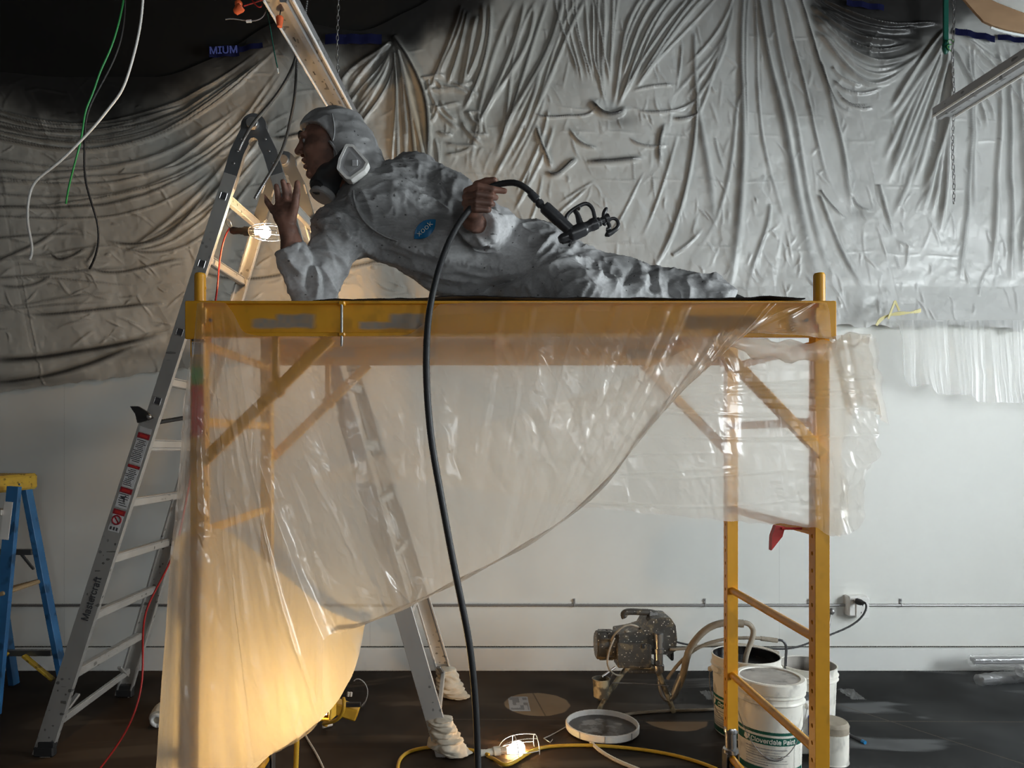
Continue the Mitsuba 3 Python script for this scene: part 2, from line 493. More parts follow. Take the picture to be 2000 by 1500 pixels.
def ell_sdf(X, c, r, R=None):
    q = X - np.asarray(c)
    if R is not None:
        q = q @ np.asarray(R)
    r = np.asarray(r, float)
    k0 = np.linalg.norm(q / r, axis=-1)
    k1 = np.linalg.norm(q / r ** 2, axis=-1)
    return k0 * (k0 - 1) / np.maximum(k1, 1e-9)


def sdf_mesh(fn, lo, hi, h):
    lo, hi = np.asarray(lo, float), np.asarray(hi, float)
    n = np.ceil((hi - lo) / h).astype(int) + 1
    ax = [lo[k] + h * np.arange(n[k]) for k in range(3)]
    out = np.empty(n, np.float32)
    for i in range(0, n[0], 16):
        X = np.stack(np.meshgrid(ax[0][i:i + 16], ax[1], ax[2], indexing='ij'), -1)
        out[i:i + 16] = fn(X)
    return surface_nets(out, lo, h)


_FACETS = {}


def crinkle(x, z, seed, scales=((.065, 1.0), (.026, .42), (.011, .16)), stretch=2.0, slant=0.35):
    """Crumpled film: flat facets between sharp creases, longer along the fall of the sheet; 0..1."""
    from scipy.interpolate import LinearNDInterpolator
    h = 0
    for k, (sp_, am) in enumerate(scales):
        key = (seed, k, sp_, stretch, slant)
        if key not in _FACETS:
            r = np.random.default_rng(seed * 31 + k)
            n = int(5.2 * 3.4 / (sp_ * sp_ * stretch) * (1 if sp_ > .02 else 1))
            n = min(n, 90000)
            pts = np.c_[r.uniform(-2.6, 2.6, n), r.uniform(-.7, 2.7, n)]
            _FACETS[key] = LinearNDInterpolator(np.c_[pts[:, 0], pts[:, 1] / stretch], r.random(n), fill_value=.5)
        h = h + am * _FACETS[key](np.c_[(x + slant * z).ravel(), (z / stretch).ravel()]).reshape(x.shape)
    return h / sum(a for _, a in scales)


# ---------------------------------------------------------------- scene helpers
def number(key):
    if key not in scene and key not in labels and not any(k.startswith(key + '__') for k in scene):
        return key
    n = 1
    while f'{key}_{n:03d}' in scene or f'{key}_{n:03d}' in labels:
        n += 1
    return f'{key}_{n:03d}'


def thing(name, label, category, group=None):
    k = number(name)
    labels[k] = {'label': label, 'category': category}
    if group:
        labels[k]['group'] = group
    return k


def put(parent, name, mesh, material, smooth=35, label=None, kind=None, **more):
    """A part of a thing (or of a part): one entry of the scene."""
    k = number(parent + '__' + name)
    scene[k] = mikit.ply(mesh, 'mat_' + material, smooth=smooth, **more)
    if label or kind:
        labels[k] = {}
        if label:
            labels[k]['label'] = label
        if kind:
            labels[k]['kind'] = kind
    return k


def single(name, mesh, material, label, category, group=None, smooth=35, kind=None, **more):
    """A thing that is one mesh."""
    k = number(name)
    scene[k] = mikit.ply(mesh, 'mat_' + material, smooth=smooth, **more)
    labels[k] = {'label': label, 'category': category}
    if group:
        labels[k]['group'] = group
    if kind:
        labels[k]['kind'] = kind
    return k


def struct(name, mesh, material, label, smooth=False, **more):
    scene[name] = mikit.ply(mesh, 'mat_' + material, smooth=smooth, **more)
    labels[name] = {'label': label, 'category': name.split('_')[0], 'kind': 'structure'}
    return name


# ---------------------------------------------------------------- the room
X0, X1, Y0, YW, ZC = -4.6, 4.9, -2.6, 4.42, 4.25
struct('floor', box(((X0 + X1) / 2, (Y0 + YW) / 2, -0.05), (X1 - X0, YW - Y0, 0.1)), 'floor', 'dark paint-stained floor covered with scuffed protection boards')
struct('wall_back', box(((X0 + X1) / 2, YW + 0.06, (ZC + 0.145) / 2), (X1 - X0, 0.12, ZC - 0.145)), 'wall', 'off-white wall behind the scaffold, black along the top')
struct('trim_shade_1', box(((X0 + X1) / 2, YW + 0.075, 0.1395), (X1 - X0, 0.1, 0.0109)), 'black', 'black strip standing for the shade in the gap above the baseboard')  # black filler painted in for the shade inside the gap
struct('baseboard_back', cat(box(((X0 + X1) / 2, YW + 0.052, 0.067), (X1 - X0, 0.12, 0.134), 0.002)), 'baseboard', 'white board along the foot of the wall')
struct('ceiling', box(((X0 + X1) / 2, (Y0 + YW) / 2, ZC + 0.05), (X1 - X0, YW - Y0, 0.1)), 'black', 'black painted ceiling')
mat('sidewall', (0.16, 0.155, 0.15), 0.7)
struct('wall_left', box((X0 - 0.05, (Y0 + YW) / 2, ZC / 2), (0.1, YW - Y0, ZC)), 'sidewall', 'dim wall at the left')


def holed_wall(along, a0, a1, hole, place):
    """Four slabs round a window opening: hole = (b0, b1, z0, z1)."""
    b0, b1, z0, z1 = hole
    return cat(*[place(p0, p1, q0, q1) for p0, p1, q0, q1 in ((a0, b0, 0, ZC), (b1, a1, 0, ZC), (b0, b1, 0, z0), (b0, b1, z1, ZC)) if p1 - p0 > 1e-3 and q1 - q0 > 1e-3])


HS = (0.3, 2.5, 0.9, 2.7)
HF = (0.4, 4.2, 1.1, 2.2)
struct('wall_right', holed_wall('y', Y0, YW, HS, lambda a, b, c, d: box((X1 + 0.06, (a + b) / 2, (c + d) / 2), (0.12, b - a, d - c))), 'sidewall', 'wall with the shop window at the right')
struct('wall_front', holed_wall('x', X0, X1, HF, lambda a, b, c, d: box(((a + b) / 2, Y0 - 0.06, (c + d) / 2), (b - a, 0.12, d - c))), 'sidewall', 'wall behind the photographer')


def quad(c, u, v):
    c, u, v = map(np.asarray, (c, u, v))
    return np.array([c - u - v, c + u - v, c + u + v, c - u + v], float), np.array([[0, 1, 2], [0, 2, 3]])


def window(name, pane, bars, light, label):
    scene[name + '__frame'] = mikit.ply(bars, 'mat_white', smooth=False)
    scene[name + '__pane'] = mikit.ply(pane, 'mat_white', smooth=False, emitter={'type': 'area', 'radiance': rgb(light)})
    labels[name] = {'label': label, 'category': 'window', 'kind': 'structure'}


y0, y1, z0, z1 = HS
bars = cat(*[box((X1 - 0.02, y, (z0 + z1) / 2), (0.08, 0.07, z1 - z0)) for y in (y0, (y0 + y1) / 2, y1)], *[box((X1 - 0.02, (y0 + y1) / 2, z), (0.08, y1 - y0, 0.07)) for z in (z0, z1)])
window('window_1', quad((X1 + 0.03, (y0 + y1) / 2, (z0 + z1) / 2), (0, 0, (z1 - z0) / 2), (0, (y1 - y0) / 2, 0)), bars, WINDOW_SIDE, 'big daylit shop window')
y0, y1, z0, z1 = HF
bars = cat(*[box((x, Y0 + 0.02, (z0 + z1) / 2), (0.07, 0.08, z1 - z0)) for x in (y0, (y0 + y1) / 2, y1)], *[box(((y0 + y1) / 2, Y0 + 0.02, z), (y1 - y0, 0.08, 0.07)) for z in (z0, z1)])
pier = [box((x, Y0 - 0.06, (z0 + z1) / 2), (w, 0.10, z1 - z0)) for x, w in ((1.59, 1.09), (3.0, 1.07), (0.555, 0.31), (4.04, 0.35))]  # added piers narrow the opening to slim bright panes
bars = cat(bars, *pier)
window('window_2', cat(*[quad((x, Y0 - 0.03, (z0 + z1) / 2), (0, 0, (z1 - z0) / 2), (w / 2, 0, 0)) for x, w in ((0.88, 0.33), (2.30, 0.33), (3.70, 0.33))]), bars, ADDED_WINDOW, 'added daylit window behind the photographer')  # unseen window, added and shaped for fill and film highlights

# conduit along the wall with clips and the outlet box
WY = YW - 0.012
cz = 0.392
single('conduit', rod((X0 + 0.01, WY, cz), (X1 - 0.01, WY, cz), 0.008, 10), 'zinc', 'thin grey electrical conduit running along the white wall', 'conduit')
for px in (1122, 1378, 1582, 1762):
    x = (px - VX) * 4.40 / FOC
    k = thing('conduit_clip', {1122: 'steel conduit clip left of the paint sprayer', 1378: 'steel conduit clip above the rusty suction hose', 1582: 'steel conduit clip beside the near right scaffold post', 1762: 'steel conduit clip right of the power outlet'}.get(px, 'steel clip holding the conduit hidden behind the plastic'), 'clip', 'conduit clips on the wall')
    put(k, 'strap', cat(ring((x, WY, cz), 0.0105, 0.0025, (1, 0, 0), 20, 6), box((x, YW - 0.003, cz + 0.022), (0.014, 0.005, 0.03), 0.001)), 'silver')
    put(k, 'screw', rod((x, YW - 0.001, cz + 0.028), (x, YW - 0.012, cz + 0.028), 0.005, 8), 'zinc')
ox, oz = 2.318, 0.386
k = thing('power_outlet', 'white surface-mounted outlet box on the wall with a plug in it', 'outlet')
put(k, 'box', box((ox - 0.02, YW - 0.03, oz + 0.01), (0.115, 0.06, 0.118), 0.006), 'white', False)
pl = put(k, 'cover_plate', box((ox, YW - 0.063, oz), (0.078, 0.006, 0.118), 0.003), 'white', False)
for dz in (0.026, -0.030):
    for dx in (-0.008, 0.008):
        put(pl, 'slot', box((ox + dx, YW - 0.0665, oz + dz + 0.004), (0.003, 0.002, 0.011)), 'ink', False)
    put(pl, 'ground_hole', rod((ox, YW - 0.064, oz + dz - 0.010), (ox, YW - 0.068, oz + dz - 0.010), 0.0032, 8), 'ink')
# ---------------------------------------------------------------- the polythene sheet taped over the upper wall
MW = 4.40 / FOC                       # metres per pixel at the sheet


def wx(px):
    return (px - VX) * MW


def wz(py):
    return EYE - (py - VY) * MW


class Folds:
    """Height field of a sheet in (x, z): ridges along curves, added by maximum, over low relief."""

    def __init__(self, xs, zs, seed):
        self.x, self.z, self.rng = xs, zs, np.random.default_rng(seed)
        self.h = np.zeros(xs.shape)
        self.d = np.zeros(xs.shape)
        self.px, self.pz = xs.ravel(), zs.ravel()
        self.tree = cKDTree(np.c_[self.px, self.pz])

    def ridge(self, pts, amp, w, dark=0.0, taper=(0.25, 0.25), w2=None):
        p = np.asarray(pts, float)
        p = spline(p, n=max(12, int(np.linalg.norm(np.diff(p, axis=0), axis=1).sum() / 0.01)))
        wm = max(w, w2 or w)
        n = len(p)
        u = np.linspace(0, 1, n)
        env = np.clip(u / max(taper[0], 1e-3), 0, 1) * np.clip((1 - u) / max(taper[1], 1e-3), 0, 1)
        env = env * env * (3 - 2 * env)
        ids = self.tree.query_ball_point(p[::max(1, n // 400)], 3.2 * wm)
        ids = np.unique(np.concatenate([np.asarray(i, int) for i in ids])) if len(ids) else []
        if not len(ids):
            return
        ct = cKDTree(p)
        dist, j = ct.query(np.c_[self.px[ids], self.pz[ids]])
        ww = w + ((w2 or w) - w) * u[j]
        prof = np.exp(-(dist / ww) ** 2) * env[j]
        hf, df = self.h.ravel(), self.d.ravel()
        hf[ids] = np.maximum(hf[ids], amp * prof * .85) + 0.35 * np.minimum(hf[ids], amp * prof * .85)
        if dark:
            # dark along the fold: gathered overspray plus fold shade put into the colour
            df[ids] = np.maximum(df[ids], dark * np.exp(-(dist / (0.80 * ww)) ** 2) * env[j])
        self.h, self.d = hf.reshape(self.x.shape), df.reshape(self.x.shape)


def px_curve(pts):
    return np.array([(wx(a), wz(b)) for a, b in pts])


def family(F, a, b, n, amp, w, dark, jit=6, seed=0, taper=(0.1, 0.2), w2=None, skip=0.0):
    """n folds in between two pixel curves with as many points each."""
    r = np.random.default_rng(seed)
    a, b = np.asarray(a, float), np.asarray(b, float)
    for k in range(n):
        if r.random() < skip:
            continue
        t = np.clip((k + r.uniform(-0.35, 0.35)) / max(n - 1, 1), -0.05, 1.05)
        c = a + (b - a) * t + r.normal(0, jit, a.shape) * np.linspace(0.4, 1, len(a))[:, None]
        s0 = r.uniform(0, 0.18)
        cc = spline(c, n=24)
        c = cc[int(24 * s0 * r.random()):24 - int(24 * 0.35 * r.random())]
        F.ridge(px_curve(c), amp * r.uniform(0.55, 1.25), w * r.uniform(0.7, 1.35), dark * r.uniform(0.4, 1.0), taper, w2)


def build_sheet():
    top = PchipInterpolator([-300, 0, 130, 300, 420, 560, 700, 800, 930, 2500], [128, 140, 150, 150, 112, 40, 60, 20, -40, -60])
    bot = PchipInterpolator([-300, 0, 130, 250, 380, 700, 1100, 1500, 1600, 1650, 1760, 1800, 1900, 2000, 2300], [775, 768, 748, 735, 716, 700, 690, 650, 640, 640, 640, 640, 642, 648, 650])
    gx = np.arange(-150, 2126, 2.1)
    nv = 360
    v = np.linspace(0, 1, nv)[:, None]
    PX = np.repeat(gx[None], nv, 0)
    wob = 5 * (meshkit.noise(np.stack([gx / 60, gx * 0, gx * 0], -1), 3) - 0.5) + 9 * (meshkit.noise(np.stack([gx / 17, gx * 0, gx * 0], -1), 5) - 0.5)
    PY = top(gx)[None] + (bot(gx) + wob - top(gx))[None] * v
    F = Folds(wx(PX), wz(PY), 11)
    f = lambda *a, **k: family(F, *a, **k)
    # left swags towards the gather at (560, 90)
    f([(-120, 165), (60, 232), (180, 240), (330, 205), (450, 140), (560, 55)], [(-120, 250), (60, 285), (180, 292), (330, 262), (450, 180), (570, 80)], 12, 0.030, 0.011, 0.95, seed=1, jit=5)
    f([(-120, 300), (60, 320), (200, 325), (340, 295), (460, 200), (575, 85)], [(-120, 430), (60, 425), (220, 415), (380, 360), (500, 250), (590, 110)], 8, 0.020, 0.010, 0.85, seed=2, jit=9)
    f([(-120, 470), (40, 470), (170, 465), (260, 450)], [(-100, 640), (60, 610), (220, 600), (380, 590)], 7, 0.012, 0.009, 0.6, seed=3, jit=12, taper=(0.3, 0.3))
    f([(230, 500), (330, 440), (440, 330), (540, 180)], [(240, 480), (350, 470), (480, 380), (560, 230)], 6, 0.014, 0.010, 0.7, seed=4, jit=10)
    for c, a, w, d in (([(-40, 545), (20, 505), (70, 480), (130, 435)], .018, .012, .7), ([(95, 480), (125, 508), (150, 500), (185, 482)], .018, .011, .8), ([(165, 505), (195, 530), (260, 530), (320, 515), (380, 505)], .016, .01, .7),
                       ([(200, 468), (250, 478), (310, 470), (370, 425), (420, 360)], .02, .012, .8), ([(120, 530), (60, 560), (0, 556)], .015, .01, .6), ([(40, 614), (150, 612), (250, 600), (340, 594)], .02, .011, .75),
                       ([(-60, 700), (80, 700), (150, 690), (250, 672), (350, 640)], .035, .02, .85), ([(-60, 745), (60, 742), (150, 722), (200, 705), (330, 655)], .03, .02, .8), ([(170, 520), (185, 500), (192, 470)], .016, .011, .7),
                       ([(500, 380), (560, 330), (600, 300)], .02, .011, .8), ([(370, 520), (470, 545), (560, 535), (640, 515)], .016, .01, .7), ([(640, 530), (700, 520), (780, 500)], .016, .01, .6),
                       ([(530, 270), (560, 272), (600, 262), (640, 250)], .025, .012, .9)):
        F.ridge(px_curve(c), a, w, d)
    # the gather at (770, 75) and its drapes
    f([(768, 80), (720, 110), (680, 150), (650, 195)], [(772, 85), (740, 200), (700, 260), (670, 330)], 8, 0.028, 0.012, 0.9, seed=5, jit=6)
    f([(772, 90), (772, 200), (765, 300), (765, 420)], [(776, 90), (800, 180), (822, 260), (838, 400)], 6, 0.035, 0.014, 0.7, seed=6, jit=5)
    F.ridge(px_curve([(768, 70), (790, 110), (812, 150), (830, 200), (836, 290), (838, 350)]), .05, .016, 1.0, (.02, .3))
    f([(900, 10), (880, 80), (850, 130), (835, 200)], [(955, 0), (945, 110), (930, 170), (880, 250)], 6, 0.03, 0.013, 0.8, seed=7, jit=8)
    # crumpled bulge at (880, 220)
    for k in range(26):
        r = F.rng
        x, y, an = r.uniform(835, 945), r.uniform(130, 300), r.uniform(0, 3.14)
        L = r.uniform(14, 40)
        F.ridge(px_curve([(x - L * math.cos(an), y - L * math.sin(an)), (x + r.normal(0, 5), y + r.normal(0, 5)), (x + L * math.cos(an), y + L * math.sin(an))]), .022, .012, .35)
    f([(1010, 0), (960, 150), (930, 260), (900, 340)], [(1150, -20), (1090, 120), (1040, 220), (985, 330)], 9, 0.026, 0.012, 0.7, seed=8, jit=10)
    f([(1060, 130), (1020, 240), (980, 320), (960, 380)], [(1080, 240), (1050, 330), (1010, 420), (990, 470)], 4, 0.018, 0.010, 0.6, seed=9, jit=8)
    f([(1090, -20), (1100, 60), (1120, 120), (1125, 200)], [(1170, -20), (1170, 60), (1175, 120), (1195, 190)], 7, 0.018, 0.008, 0.55, seed=10, jit=5)
    # V drape into (1200, 215)
    f([(1150, -30), (1158, 80), (1168, 150), (1190, 215)], [(1210, -30), (1200, 80), (1192, 150), (1200, 220)], 5, 0.022, 0.009, 0.6, seed=12, jit=4)
    f([(1270, -30), (1210, 70), (1195, 150), (1196, 215)], [(1420, -30), (1330, 70), (1262, 150), (1210, 222)], 9, 0.026, 0.010, 0.7, seed=13, jit=6)
    f([(1440, -20), (1400, 60), (1350, 120), (1290, 180)], [(1420, 60), (1390, 150), (1360, 210), (1320, 280)], 5, 0.018, 0.009, 0.6, seed=14, jit=7)
    for c, a, w, d in (([(1040, 212), (1050, 228), (1110, 229), (1145, 226), (1170, 195)], .018, .008, .8), ([(1155, 190), (1172, 222), (1200, 227), (1222, 205)], .05, .018, .95), ([(1048, 240), (1053, 275), (1068, 310), (1076, 335)], .03, .012, .8),
                       ([(1062, 330), (1085, 342), (1110, 322), (1130, 312)], .035, .014, 1.0), ([(1110, 250), (1130, 280), (1170, 290)], .025, .01, .7), ([(1138, 318), (1190, 316), (1262, 308)], .03, .016, .9),
                       ([(1225, 268), (1250, 284), (1310, 282)], .02, .009, .6), ([(1228, 182), (1270, 172), (1320, 168)], .016, .008, .7), ([(1320, 168), (1328, 120), (1330, 80)], .016, .008, .6), ([(1235, 215), (1290, 222), (1340, 208), (1362, 190)], .02, .009, .7),
                       ([(1310, 232), (1340, 232), (1370, 218)], .028, .012, .8), ([(1290, 330), (1288, 270), (1300, 240)], .026, .013, .8), ([(1340, 120), (1355, 160), (1358, 215), (1350, 300), (1320, 430), (1250, 560)], .024, .013, .6),
                       ([(1060, 470), (1080, 430), (1110, 400), (1160, 350)], .014, .008, .5), ([(1090, 400), (1130, 372), (1165, 352)], .012, .007, .5), ([(1180, 470), (1215, 420), (1240, 370), (1262, 330)], .012, .007, .5),
                       ([(1250, 470), (1280, 400), (1300, 340), (1330, 240)], .014, .008, .5), ([(1000, 420), (1020, 380), (1040, 300)], .014, .009, .5), ([(1060, 330), (1040, 420), (1030, 440)], .014, .008, .4)):
        F.ridge(px_curve(c), a, w, d)
    # long vertical folds right of centre
    for c, a, w, w2, d in (([(1455, -40), (1446, 120), (1448, 240), (1442, 400), (1425, 560), (1405, 690)], .04, .012, .03, .6), ([(1466, -40), (1455, 120), (1456, 240), (1452, 330)], .02, .008, .01, .6), ([(1470, -40), (1478, 90), (1480, 200), (1492, 300), (1520, 400), (1535, 480)], .022, .008, .012, .55),
                           ([(1478, -40), (1500, 110), (1520, 200), (1545, 330), (1575, 480), (1620, 640)], .045, .013, .034, .65), ([(1500, -40), (1528, 130), (1555, 260), (1580, 400), (1612, 520), (1640, 620)], .03, .010, .022, .55),
                           ([(1520, -40), (1560, 130), (1590, 260), (1620, 360), (1650, 400)], .03, .010, .012, .7), ([(1550, -40), (1580, 60), (1610, 160), (1640, 210), (1670, 230), (1680, 250)], .034, .012, .012, .9),
                           ([(1600, 120), (1630, 230), (1648, 310), (1660, 400), (1672, 440)], .03, .010, .02, .65), ([(1598, 380), (1625, 450), (1655, 520), (1700, 590)], .024, .010, .016, .6), ([(1600, 370), (1630, 410), (1660, 432)], .018, .008, .008, .8),
                           ([(1355, 60), (1360, 200), (1375, 300), (1390, 400), (1380, 520)], .026, .012, .028, .5), ([(1395, 270), (1405, 315), (1416, 340)], .012, .009, .009, .5),
                           ([(1460, 160), (1440, 200), (1430, 280), (1400, 420), (1330, 520)], .02, .009, .016, .5), ([(1500, 400), (1490, 460), (1470, 520), (1465, 580)], .022, .01, .02, .5), ([(1662, 385), (1684, 408), (1712, 412)], .014, .011, .008, .6),
                           ([(1714, 360), (1730, 420), (1748, 470)], .026, .012, .012, .6), ([(1310, 500), (1350, 470), (1375, 440)], .02, .01, .01, .6)):
        F.ridge(px_curve(c), a * .62, w * 1.1, d, (.03, .45), w2)
    # the dark swag between (1580, 0) and (1845, 45)
    f([(1575, -20), (1640, 20), (1720, 45), (1790, 45), (1845, 38)], [(1590, 60), (1640, 130), (1700, 165), (1770, 130), (1845, 52)], 11, 0.032, 0.011, 0.75, seed=15, jit=5)
    f([(1620, 130), (1650, 165), (1690, 172), (1720, 160)], [(1640, 190), (1670, 215), (1700, 210), (1725, 200)], 4, 0.016, 0.008, 0.8, seed=16, jit=5)
    f([(1845, 60), (1790, 140), (1740, 230), (1700, 330)], [(1848, 80), (1830, 200), (1790, 330), (1740, 470)], 9, 0.03, 0.011, 0.55, seed=17, jit=6, w2=.018)
    f([(1842, 110), (1832, 250), (1800, 380), (1760, 500)], [(1852, 110), (1850, 260), (1845, 400), (1835, 560)], 6, 0.03, 0.011, 0.5, seed=18, jit=6, w2=.020)
    f([(1852, 90), (1880, 160), (1900, 210), (1915, 300)], [(1880, 70), (1960, 110), (2010, 150), (2060, 210)], 6, 0.022, 0.010, 0.6, seed=19, jit=6)
    f([(1880, 60), (1890, 220), (1895, 420), (1880, 620)], [(2120, 90), (2110, 260), (2100, 430), (2110, 620)], 9, 0.024, 0.010, 0.55, seed=20, jit=12, w2=.018)
    # small random creases everywhere, mostly running with gravity
    r = F.rng
    for k in range(900):
        x, y = r.uniform(-140, 2110), r.uniform(60, 690)
        an = r.normal(1.45, 0.4) if x > 820 else r.normal(0.1, 0.55)
        L = r.uniform(8, 42)
        c = [(x - L * math.cos(an), y - L * math.sin(an)), (x + r.normal(0, 4), y + r.normal(0, 4)), (x + L * math.cos(an), y + L * math.sin(an))]
        F.ridge(px_curve(c), r.uniform(.004, .010), r.uniform(.005, .009), r.uniform(0, .45) ** 1.2, (.4, .4))
    # horizontal factory creases of the unfolded film
    for y0 in (55, 208, 250, 340, 470):
        for x in range(900, 2100, 90):
            if r.random() < .6:
                F.ridge(px_curve([(x, y0 + r.normal(0, 3) + (x - 900) * .03), (x + 45, y0 + r.normal(0, 3) + (x - 860) * .03), (x + 95, y0 + r.normal(0, 3) + (x - 800) * .03)]), .005, .006, .12)
    q = np.stack([F.x * 2.2, F.z * 2.2, F.x * 0], -1)
    low = 0.05 * (meshkit.fbm(q, 3, 4) - 0.3) + 0.006 * (meshkit.fbm(q * 9, 3, 8) - 0.5)
    low = low + 0.018 * crinkle(F.x, F.z - 2.0, 77, ((.15, 1.0), (.055, .45), (.022, .16)), 1.8, .2)
    hang = np.clip((PY - 560) / 90, 0, 1) * np.clip((PX - 1250) / 150, 0, 1)
    pinch = np.clip(v * 8, 0, 1)
    Y = YW - 0.012 - (np.maximum(low, 0) + F.h) * (0.25 + 0.75 * pinch) - 0.04 * hang
    # overspray: black lies where the gun passed, above this line and along the swags
    line = PchipInterpolator([-300, 0, 90, 180, 300, 390, 470, 545, 620, 700, 770, 800, 850, 900, 960, 1040, 1150, 1400, 1560, 1600, 1660, 1720, 1780, 1830, 1850, 1900, 2300],
                             [150, 172, 205, 222, 190, 150, 95, 75, 105, 120, 95, 105, 75, 85, 20, -30, -60, -70, -40, 40, 95, 120, 95, 70, 40, 20, 0])
    soft = 55 + 50 * meshkit.fbm(np.stack([F.x * 3, F.z * 3, F.x * 0 + 4], -1), 3, 6)
    n1 = meshkit.fbm(np.stack([F.x * 5, F.z * 5, F.x * 0 + 2], -1), 4, 9)
    line_ = line(PX) + 34 * np.clip((640 - PX) / 120, 0, 1)
    edge = (PY - line_ + 70 * (n1 - 0.5)) / soft
    over = 1 / (1 + np.exp(5.2 * np.clip(edge - 0.15, -8, 8)))
    over = np.maximum(over, 0.55 * np.exp(-((PX - 1720) / 95) ** 2 - ((PY - 120) / 85) ** 2))
    over = np.maximum(over, 0.42 * np.exp(-np.maximum(PY - line_, 0) / 120))
    # darker patches lower down
    for cx, cy, sx, sy, s in ((1210, 238, 32, 16, .55), (855, 190, 16, 30, .35), (902, 245, 12, 20, .4), (1690, 180, 70, 40, .35), (260, 690, 90, 16, .45), (60, 745, 120, 14, .5), (1680, 415, 30, 14, .3), (1700, 600, 60, 30, .28)):
        over = np.maximum(over, s * np.exp(-((PX - cx) / sx) ** 2 - ((PY - cy) / sy) ** 2))
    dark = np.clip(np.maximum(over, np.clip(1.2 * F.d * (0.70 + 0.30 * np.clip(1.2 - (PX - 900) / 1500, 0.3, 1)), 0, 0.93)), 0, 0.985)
    a = meshkit.fbm(np.stack([F.x * 4, F.z * 4, F.x * 0], -1), 4, 2)[..., None]
    clean = np.array([0.47, 0.45, 0.40]) * (1 - a) + np.array([0.60, 0.585, 0.54]) * a
    cool = np.clip((PX - 850) / 500, 0, 1)[..., None]  # cooler and lighter to the right: daylight put into the sheet colour
    clean = clean * (1 - cool) + cool * (np.array([0.54, 0.54, 0.52]) * (1 - a) + np.array([0.64, 0.64, 0.62]) * a)
    # a bare strip of yellowed wall board shows at (805, 260): old glue on the sheet there
    tan = np.exp(-((PX - 812 - 6 * np.sin(PY / 30)) / 16) ** 4 - ((PY - 235) / 95) ** 4)[..., None]
    clean = clean * (1 - 0.8 * tan) + 0.8 * tan * np.array([0.60, 0.50, 0.36])
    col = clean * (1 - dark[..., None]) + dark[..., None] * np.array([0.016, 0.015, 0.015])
    V = np.stack([F.x, Y, F.z], -1).reshape(-1, 3)
    ny, nx = F.x.shape
    i, j = np.meshgrid(np.arange(ny - 1), np.arange(nx - 1), indexing='ij')
    q = np.stack([i * nx + j, (i + 1) * nx + j, (i + 1) * nx + j + 1, i * nx + j + 1], -1).reshape(-1, 4)
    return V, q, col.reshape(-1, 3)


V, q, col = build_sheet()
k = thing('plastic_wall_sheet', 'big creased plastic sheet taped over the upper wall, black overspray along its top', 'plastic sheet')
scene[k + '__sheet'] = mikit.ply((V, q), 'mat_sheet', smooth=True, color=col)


def tape(px, py, w, h, s, label, an=0.0):
    """A strip of blue masking tape print stuck on the sheet."""
    c = P(px, py, YW - 0.055)
    R = np.array([[math.cos(an), 0, math.sin(an)], [0, 1, 0], [-math.sin(an), 0, math.cos(an)]])
    W, Hh = w * MW, h * MW
    n = 12
    u, v = np.meshgrid(np.linspace(-W / 2, W / 2, n), np.linspace(-Hh / 2, Hh / 2, 4))
    off = 0.006 * np.sin(u * 60 + px) + 0.004 * np.sin(v * 80)
    V = np.stack([u, off, v], -1).reshape(-1, 3) @ R.T + c
    i, j = np.meshgrid(np.arange(3), np.arange(n - 1), indexing='ij')
    qd = np.stack([i * n + j, i * n + j + 1, (i + 1) * n + j + 1, (i + 1) * n + j], -1).reshape(-1, 4)
    t = put(k, 'blue_tape', (V, qd), 'tapeblue', True, label)
    if s:
        put(t, 'lettering', text_at(s, 0.62 * Hh, c + np.array([0, -0.014, 0]), R @ np.array([[1, 0, 0], [0, 0, -1], [0, 1, 0]]), bold=True), 'labelblue2', False, 'blue capitals')


mat('labelblue2', (0.10, 0.13, 0.42), 0.5)
tape(438, 100, 58, 22, 'MIUM', 'blue printed tape with letters', -0.05)
tape(488, 92, 50, 12, '', 'blue tape strip', -0.2)
tape(690, 76, 110, 20, '', 'blue tape strip', 0.0)
tape(1690, 10, 74, 13, '', 'blue tape strip', 0.15)
tape(1905, 68, 80, 14, '', 'blue tape strip', 0.2)
tape(1980, 76, 60, 12, '', 'blue tape strip', 0.15)
# ---------------------------------------------------------------- the yellow rolling scaffold
YN, YFAR = 2.19, 2.925
XL, XR = -0.7885, 1.0375
PW, TW = 0.042, 0.0028
Z_DECK = 1.775
scaf = thing('rolling_scaffold', 'yellow rolling scaffold carrying the painter, half wrapped in clear plastic', 'scaffold')


def post_mesh(x, y, z0, z1):
    """A square tube with a row of round holes in the two faces that look along the rail."""
    hw = PW / 2
    out = []
    for s in (-1, 1):
        plate = shapely.box(-hw + 0.001, z0, hw - 0.001, z1)
        for z in np.arange(0.28, z1 - 0.03, 0.0508):
            plate = plate.difference(shapely.Point(0, z).buffer(0.0068, quad_segs=2))
        out.append(prism(plate, TW, (x + s * hw - (TW if s > 0 else 0), y, 0), np.array([[0, 0, 1.0], [1, 0, 0], [0, 1, 0]])))
        out.append(box((x, y + s * (hw - TW / 2), (z0 + z1) / 2), (PW, TW, z1 - z0), 0.0008))
    return cat(*out)


